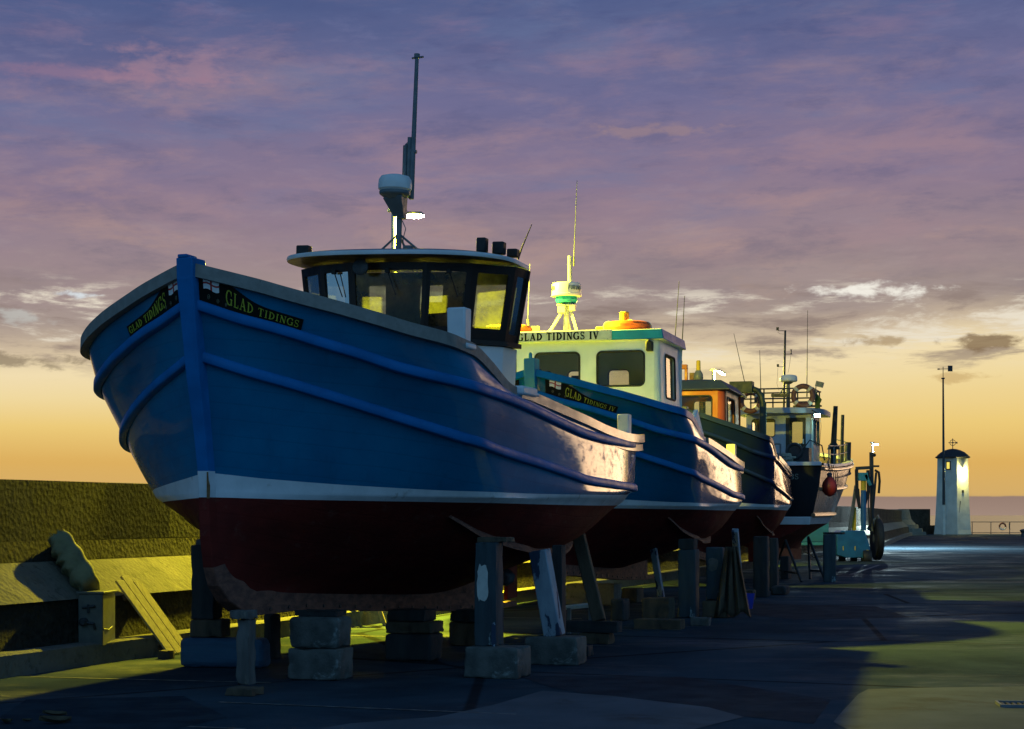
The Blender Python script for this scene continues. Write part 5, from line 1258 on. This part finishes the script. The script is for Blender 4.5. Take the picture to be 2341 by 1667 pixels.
# ================================================================== ALONG THE WALL
cb = thing('utility_cabinet', 'grey steel cabinet on the kerb with pipes on its front, holding up the canvas bundle', 'cabinet', W(215, 1476, 20.1), -R(5))
q = MB(); q.box((0, .1, .3), (.29, .46, .6)); q.build('case', 'cabinet_steel', cb, bevel=.012)
q = MB(); q.box((0, .1, .612), (.33, .5, .025)); q.build('lid', 'cabinet_steel', cb, bevel=.006)
q = MB(); q.lathe([(.05, 0), (.05, .05), (.03, .07)], (-.07, -.13, .28), 12, rot=Matrix.Rotation(R(90), 3, 'X')); q.tube([(-.07, -.16, .28), (.05, -.17, .26), (.06, -.15, .2)], .018, 8); q.tube([(-.09, -.14, .44), (.06, -.15, .46)], .016, 8); q.tube([(-.02, -.15, .38), (-.02, -.15, .48)], .014, 8); q.build('tap', 'dark_metal', cb)
q = MB(); q.tube([(.145, -.1, .2), (.155, .05, .18), (.15, .2, .21)], .006, 5); q.build('strap', 'black_rubber', cb)
# folded canvas bundle
o0 = W(209, 1351, 20.3); o1 = W(134, 1236, 20.62); axv = (o1-o0); Lc = axv.length; axv.normalize()
sv = axv.cross(Vector((0, 1, 0))).normalized(); dv = axv.cross(sv)
q = MB(); rows = []; nu, nv = 90, 96
for i in range(nu+1):
    u = i/nu; row = []
    e = max(1-abs(2*u-1)**10, .0)**.5
    for k in range(nv+1):
        a = 2*math.pi*k/nv; ca, sa = math.cos(a), math.sin(a)
        x = math.copysign(abs(ca)**.42, ca); y = math.copysign(abs(sa)**.42, sa)
        wr = .03*math.sin(u*30+x*5+2.5*math.sin(u*6+x*2))*(.3+.7*max(0, y*.6+.4+.3*x))+.010*math.sin(u*23-x*8)+.012*math.sin(a*3+u*7)
        hw_ = (.135+.012*math.sin(u*3.1)+(.024*math.sin(u*31+y*3.2+1.3*math.sin(u*9+y*2))+.010*math.sin(u*57-y*6) if x > 0 else .008*math.sin(u*20+y*4)))*(.6+.4*e); hd = (.23+.012*math.sin(u*5+1))*(.6+.4*e)
        nl_ = sv*math.cos(.38)+dv*math.sin(.38); nf_ = dv*math.cos(.38)-sv*math.sin(.38)
        row.append(o0+axv*(Lc*u)+nl_*(x*hw_)+nf_*(y*hd))
    rows.append(row)
q.sheet(rows); q.add(rows[0][:-1], [list(range(nv))]); q.add(rows[-1][:-1], [list(range(nv))])
rr = random.Random(3)
q.add([rows[-3][k]+axv*rr.uniform(.0, .05) if k % 2 else rows[-4][k] for k in range(0, nv, 1)], [[k, k+1, k+2] for k in range(0, 40, 2)])
tag(q.build('canvas_bundle', 'canvas', smooth=70, origin=o0), 'creased canvas bundle propped on the cabinet against the harbour wall', 'canvas bundle')
TL, BL = Vector((-4.73, 20.9, .92)), Vector((-4.13, 21.1, .02)); wv = Vector((.17, .5, .01))
pb = thing('plank_ramp', 'yellow-lit board of three planks leaning on the harbour wall', 'board', BL)
for i in range(3):
    q = MB(); a = wv*(i/3+.01); b_ = wv*((i+1)/3-.012); nn = (TL-BL).cross(wv).normalized()*.028
    jl = [.0, .05, -.03][i]*(TL-BL)
    vs = [BL+a, BL+b_, TL+b_+jl, TL+a+jl]; vs = vs+[v+nn for v in vs]
    q.add([v-BL for v in vs], [(0, 1, 2, 3), (7, 6, 5, 4), (0, 4, 5, 1), (1, 5, 6, 2), (2, 6, 7, 3), (3, 7, 4, 0)]); q.build('plank', 'plank_new', pb, smooth=0, bevel=.004)
for f_ in (.18, .8):
    q = MB(); c_ = BL.lerp(TL, f_)-BL; bk_ = (TL-BL).cross(wv).normalized()*.055; q.beam(c_+wv*.02+bk_, c_+wv*.98+bk_, .035, .07, side=(TL-BL).cross(wv)); q.build('batten', 'timber_brown', pb)
block('short dark offcut at the foot of the leaning planks', 352, 396, 1487, 1507, 'timber_brown', depth=.14, bev=.008, group='offcuts by the wall')
# yellow-lit sawhorse behind the keel
sw = thing('sawhorse', 'yellow-lit wooden trestle seen under the keel of the nearest boat', 'trestle', G(815, 1431))
for x in (-.16, .22):
    for s_ in (-1, 1):
        q = MB(); q.beam((x+s_*.22, s_*.0, 0), (x, 0, .62), .06, .10); q.build('leg', 'plank_new', sw)
q = MB(); q.beam((-.34, 0, .64), (.42, 0, .64), .12, .08, side=Vector((0, 1, 0))); q.build('top_rail', 'plank_new', sw)
for x, y, sz, a in ((124, 1638, .10, .3), (60, 1652, .06, 1.2), (14, 1655, .09, 2.2), (124, 1655, .15, .8)):
    q = MB(); rows = []
    for i in range(7):
        u = i/6*2-1; w_ = .45*(1-u*u)**.7; rows.append([Vector((u*sz, w_*sz*v, .012+sz*.25*(v*v)+.1*sz*u*u)) for v in (-1, -.4, 0, .4, 1)])
    q.sheet(rows); o = q.build('dead_leaf', 'leaf_brown', smooth=0); o.location = G(x, y, .0); o.rotation_euler = (.2, .1, a)
    tag(o, 'dead brown leaf on the asphalt in the near left corner', 'leaf', 'dead leaves in the near left corner')
dc = thing('drain_cover', 'small iron drain grating in the pale concrete patch at the right', 'drain cover', G(2328, 1614)+Vector((0, 0, .006)), -R(8))
q = MB()
for i in range(6): q.box((-.13+.05*i, 0, .006), (.022, .3, .012))
q.build('grate', 'dark_metal', dc)
q = MB()
for a, b_ in (((-.17, -.17), (.17, -.17)), ((.17, -.17), (.17, .17)), ((.17, .17), (-.17, .17)), ((-.17, .17), (-.17, -.17))): q.beam((*a, .008), (*b_, .008), .03, .02, side=Vector((0, 0, 1)))
q.build('frame', 'steel_grey', dc)

# ================================================================== BOAT HOIST
ZH = 64.8
hp = Vector(((1950-CX)*ZH/F, ZH, 0)); ho = thing('boat_hoist', 'blue wheeled boat hoist with upright column and hanging black sling', 'boat hoist', hp)
def hw(px, py, dz=0.): return W(px, py, ZH+dz)-hp
def hpart(name, m, fn, bevel=.01):
    q = MB(); fn(q); return q.build(name, m, ho, bevel=bevel)
def hbox(q, x0, x1, y0, y1, dz0, dz1):
    a, b_ = hw(x0, y1), hw(x1, y0); q.box(((a.x+b_.x)/2, (dz0+dz1)/2, (a.z+b_.z)/2), (b_.x-a.x, dz1-dz0, b_.z-a.z))
def fbody(q): q.prism([(1908, 1268), (1908, 1222), (1920, 1213), (1972, 1213), (1984, 1250), (1984, 1275), (1930, 1275)], lambda x, y, d: hw(x, y)+Vector((0, d, 0)), -.4, .8)
bd = hpart('body', 'hoist_blue', fbody, .03)
hpart('chassis', 'hoist_teal', lambda q: (hbox(q, 1812, 1910, 1240, 1247, .2, .5), hbox(q, 1800, 1830, 1236, 1262, .1, .7), hbox(q, 1838, 1908, 1185, 1240, 1.2, 1.3)))
hpart('column', 'hoist_blue', lambda q: q.tube([hw(1974, 1213, .2), hw(1974, 1121, .2)], .10, 14))
hpart('column_collar', 'lamp_yellow', lambda q: q.tube([hw(1974, 1122, .2), hw(1974, 1098, .2)], .095, 14))
hpart('column_head', 'hoist_teal', lambda q: (q.box(hw(1972, 1090, .2), (.35, .3, .3)), q.beam(hw(1978, 1085, .1), hw(1990, 1110, .1), .12, .1)))
hpart('mast', 'dark_metal', lambda q: (q.beam(hw(1994, 1205, .5), hw(1992, 1034, .5), .13, .16), q.beam(hw(1996, 1160, .5), hw(2003, 1080, .5), .08, .08), q.tube([hw(1998, 1040, .3), hw(1999, 1041, .25)], .07, 10), q.box(hw(2000, 1066, .5), (.3, .2, .07))))
hpart('cross_beam', 'dark_metal', lambda q: q.beam(hw(1956, 1071, .4), hw(1992, 1069, .4), .12, .12, side=Vector((0, 1, 0))))
hpart('sling', 'black_rubber', lambda q: (q.beam(hw(1958, 1073, .3), hw(1959, 1120, .3), .11, .14), q.beam(hw(1959, 1118, .3), hw(1965, 1163, .3), .16, .14, w1=.08), q.beam(hw(1984, 1075, .3), hw(1985, 1125, .3), .1, .14), q.beam(hw(1985, 1123, .3), hw(1975, 1163, .3), .12, .14, w1=.07)))
hpart('strut', 'steel_grey', lambda q: (q.beam(hw(1942, 1214, .6), hw(1957, 1110, .6), .12, .1), q.beam(hw(1984, 1212, .6), hw(1998, 1190, .6), .14, .1)))
hpart('side_panel', 'lamp_yellow', lambda q: hbox(q, 1956, 1966, 1160, 1213, .7, .74))
for ps, r_ in (([(2000, 1075, .4), (2009, 1080, .4), (2011, 1100, .4), (2009, 1128, .4)], .05), ([(1990, 1090, .3), (1985, 1150, .3), (1988, 1210, .3)], .025), ([(1998, 1110, .3), (1992, 1170, .3), (1998, 1220, .3)], .025), ([(1840, 1262, -.2), (1862, 1275, -.2), (1890, 1268, -.2)], .02)):
    hpart('hydraulic_hose', 'black_rubber', lambda q: q.tube([hw(*p_) for p_ in ps], r_, 7))
def wheel(px, py, r_, wd, dz=0.):
    c = hw(px, py, dz); q = MB(); ry = Matrix.Rotation(R(90), 3, 'Y')
    q.lathe([(r_*.55, -wd/2), (r_*.93, -wd/2), (r_, -wd*.3), (r_, wd*.3), (r_*.93, wd/2), (r_*.55, wd/2)], c, 28, rot=ry); t_ = q.build('wheel', 'black_rubber', ho, smooth=30)
    q = MB(); q.lathe([(.05, -wd*.52), (r_*.5, -wd*.46), (r_*.54, -wd*.3)], c, 18, rot=ry); q.lathe([(r_*.54, wd*.3), (r_*.5, wd*.46), (.05, wd*.52)], c, 18, rot=ry); q.build('hub', 'steel_grey', t_)
wheel(1981, 1275, .30, .30, -.3); wheel(2005, 1232, .80, .26, .6); wheel(1952, 1279, .2, .2, .5); wheel(1925, 1279, .18, .2, .6); wheel(1900, 1272, .25, .2, .5); wheel(1828, 1268, .22, .2, .3)
hpart('reflector', 'lamp_yellow', lambda q: hbox(q, 1975, 1982, 1257, 1268, -.42, -.40))
for x in (1922, 1949): hpart('latch', 'lamp_yellow', lambda q: hbox(q, x, x+2, 1248, 1258, -.42, -.40))
hpart('mudguard', 'steel_grey', lambda q: q.tube([hw(1994, 1215, .4), hw(1998, 1188, .4), hw(2006, 1178, .4), hw(2012, 1200, .4)], .06, 8))

# ================================================================== LIGHTHOUSE
ZL = 154.; lb = Vector(((2178-CX)*ZL/F, ZL, 0.)); lh = thing('lighthouse', 'squat white square lighthouse with dark dome at the pier end', 'lighthouse', lb)
q = MB(); q.lathe([(1.68, 0), (1.62, .4), (1.55, 1.4), (1.47, 2.8), (1.42, 4.2), (1.38, 5.6), (1.37, 6.75)], (0, 0, 0), 4); q.build('tower', 'white_wash', lh, smooth=0, bevel=.04)
q = MB(); q.lathe([(1.37, 6.70), (1.50, 6.76), (1.50, 6.84), (1.40, 6.88), (1.28, 7.02), (1.02, 7.24), (.65, 7.42), (.3, 7.52), (.05, 7.55)], (0, 0, 0), 4 if False else 28); q.build('dome', 'slate_dark', lh, smooth=50)
q = MB(); q.tube([(0, 0, 7.5), (0, 0, 8.45)], .035, 8); q.torus((0, 0, 8.08), .25, .025, 'Y', 24, 6); q.beam((-.38, 0, 8.08), (.38, 0, 8.08), .05, .05, side=Vector((0, 0, 1))); q.box((.36, 0, 8.08), (.12, .03, .16)); q.box((0, 0, 8.08), (.2, .03, .09)); q.build('weather_vane', 'dark_metal', lh)
ez = 5.58
bx = Vector((.74, -.74, ez)); q = MB(); q.tube([bx+Vector((-.08, .08, .1)), bx+Vector((.06, -.06, .12))], .04, 8); q.lathe([(.12, 0), (.05, .08)], bx+Vector((.08, -.08, .07)), 12); ln = q.build('wall_lamp', 'dark_metal', lh)
q = MB(); q.lathe([(.02, -.12), (.09, -.09), (.12, 0), (.09, .05)], bx+Vector((.08, -.08, .03)), 14); q.build('lens', 'house_lens', ln)
def onface(px, py, sgn):
    z = zat(py, ZL); rr_ = 1.40; dx = (px-2178)*ZL/F
    return Vector((dx, -rr_+abs(dx)-.02, z))
def facebox(name, m, x0, x1, y0, y1, th=.05):
    c = onface((x0+x1)/2, (y0+y1)/2, 0); w_ = (x1-x0)*ZL/F*1.41; h_ = (y1-y0)*ZL/F; q = MB(); sg = 1 if c.x > 0 else -1
    q.box(c, (w_, th*2, h_), Matrix.Rotation(R(45*sg), 3, 'Z')); return q.build(name, m, lh, bevel=.008)
facebox('vent', 'slate_dark', 2193, 2199, 1121, 1127); 
fw = facebox('window', 'slate_dark', 2158.5, 2167, 1055, 1075, .03); c = onface(2162.7, 1065, 0); q = MB(); q.box(c, (.27, .10, .58), Matrix.Rotation(R(-45), 3, 'Z')); q.build('pane', 'lit_pane', fw)
q = MB(); q.beam(onface(2187, 1146, 0), onface(2183, 1172, 0), .16, .08, side=Vector((1, 0, 0))); q.build('pipe', 'slate_dark', lh)
fl = thing('flagpole', 'tall thin pole with a wind vane in front of the lighthouse', 'pole', Vector(((2157-CX)*151/F, 151, 0)))
q = MB(); q.tube([(0, 0, 0), (0, 0, 2.95)], .16, 12); q.build('socket', 'white_wash', fl)
q = MB(); q.tube([(0, -.1, 2.6), (-.06, -.1, 13.5)], [.13, .07], 10); q.lathe([(.16, 0), (.16, .1)], (-.06, -.1, 13.45), 10); q.build('pole', 'dark_metal', fl)
q = MB(); q.tube([(-.06, -.1, 13.5), (-.06, -.1, 14.5)], .03, 6); q.beam((-.45, -.1, 14.3), (.65, -.1, 14.33), .05, .05); q.box((.55, -.1, 14.35), (.4, .04, .5)); q.lathe([(.1, 0), (.1, .1)], (-.45, -.1, 14.25), 8); q.build('wind_vane', 'dark_metal', fl)
rl = thing('pier_railing', 'thin dark railing along the pier end right of the lighthouse', 'railing', W(2222, 1222, 155.))
rl.location.z = 0
for i in range(6):
    q = MB(); q.tube([(i*1.66+.02, 0, 0), (i*1.66+.02, 0, 1.12)], .035, 8); q.build('post', 'dark_metal', rl)
for z in (1.10, .14):
    q = MB(); q.tube([(-.1, 0, z), (9., 0, z)], .03, 8); q.build('rail', 'dark_metal', rl)
p = W(2292, 1203.5, 154.85); lbz = thing('lifebuoy', 'dark lifebuoy hung on the thin pier end railing', 'lifebuoy', p)
q = MB(); q.torus((0, 0, 0), .27, .075, 'Y'); q.build('ring', 'ring_brown', lbz)
q = MB(); q.tube([(.27*math.cos(R(a)), -.03, .27*math.sin(R(a))) for a in range(200, 341, 10)], .06, 8); q.build('grab_band', 'flag_white', lbz)
p = W(2309, 1203.5, 154.9); st = MB(); st.tube([(.03, 0, .30), (-.06, 0, .25), (-.05, 0, -.2), (.0, 0, -.28)], .05, 7)
o = st.build('rope_hank', 'dark_metal'); o.location = p; tag(o, 'dark hank of rope hanging on the railing beside the lifebuoy', 'rope')
bo = MB(); bo.lathe([(.26, 0), (.2, .1), (.17, .35), (.28, .45), (.28, .55), (.1, .62)], (0, 0, 0), 18); o = bo.build('mooring_bollard', 'dark_metal'); o.location = G(2340, 1228); o.location.z = 0
tag(o, 'dark bollard at the far right end of the pier', 'bollard')
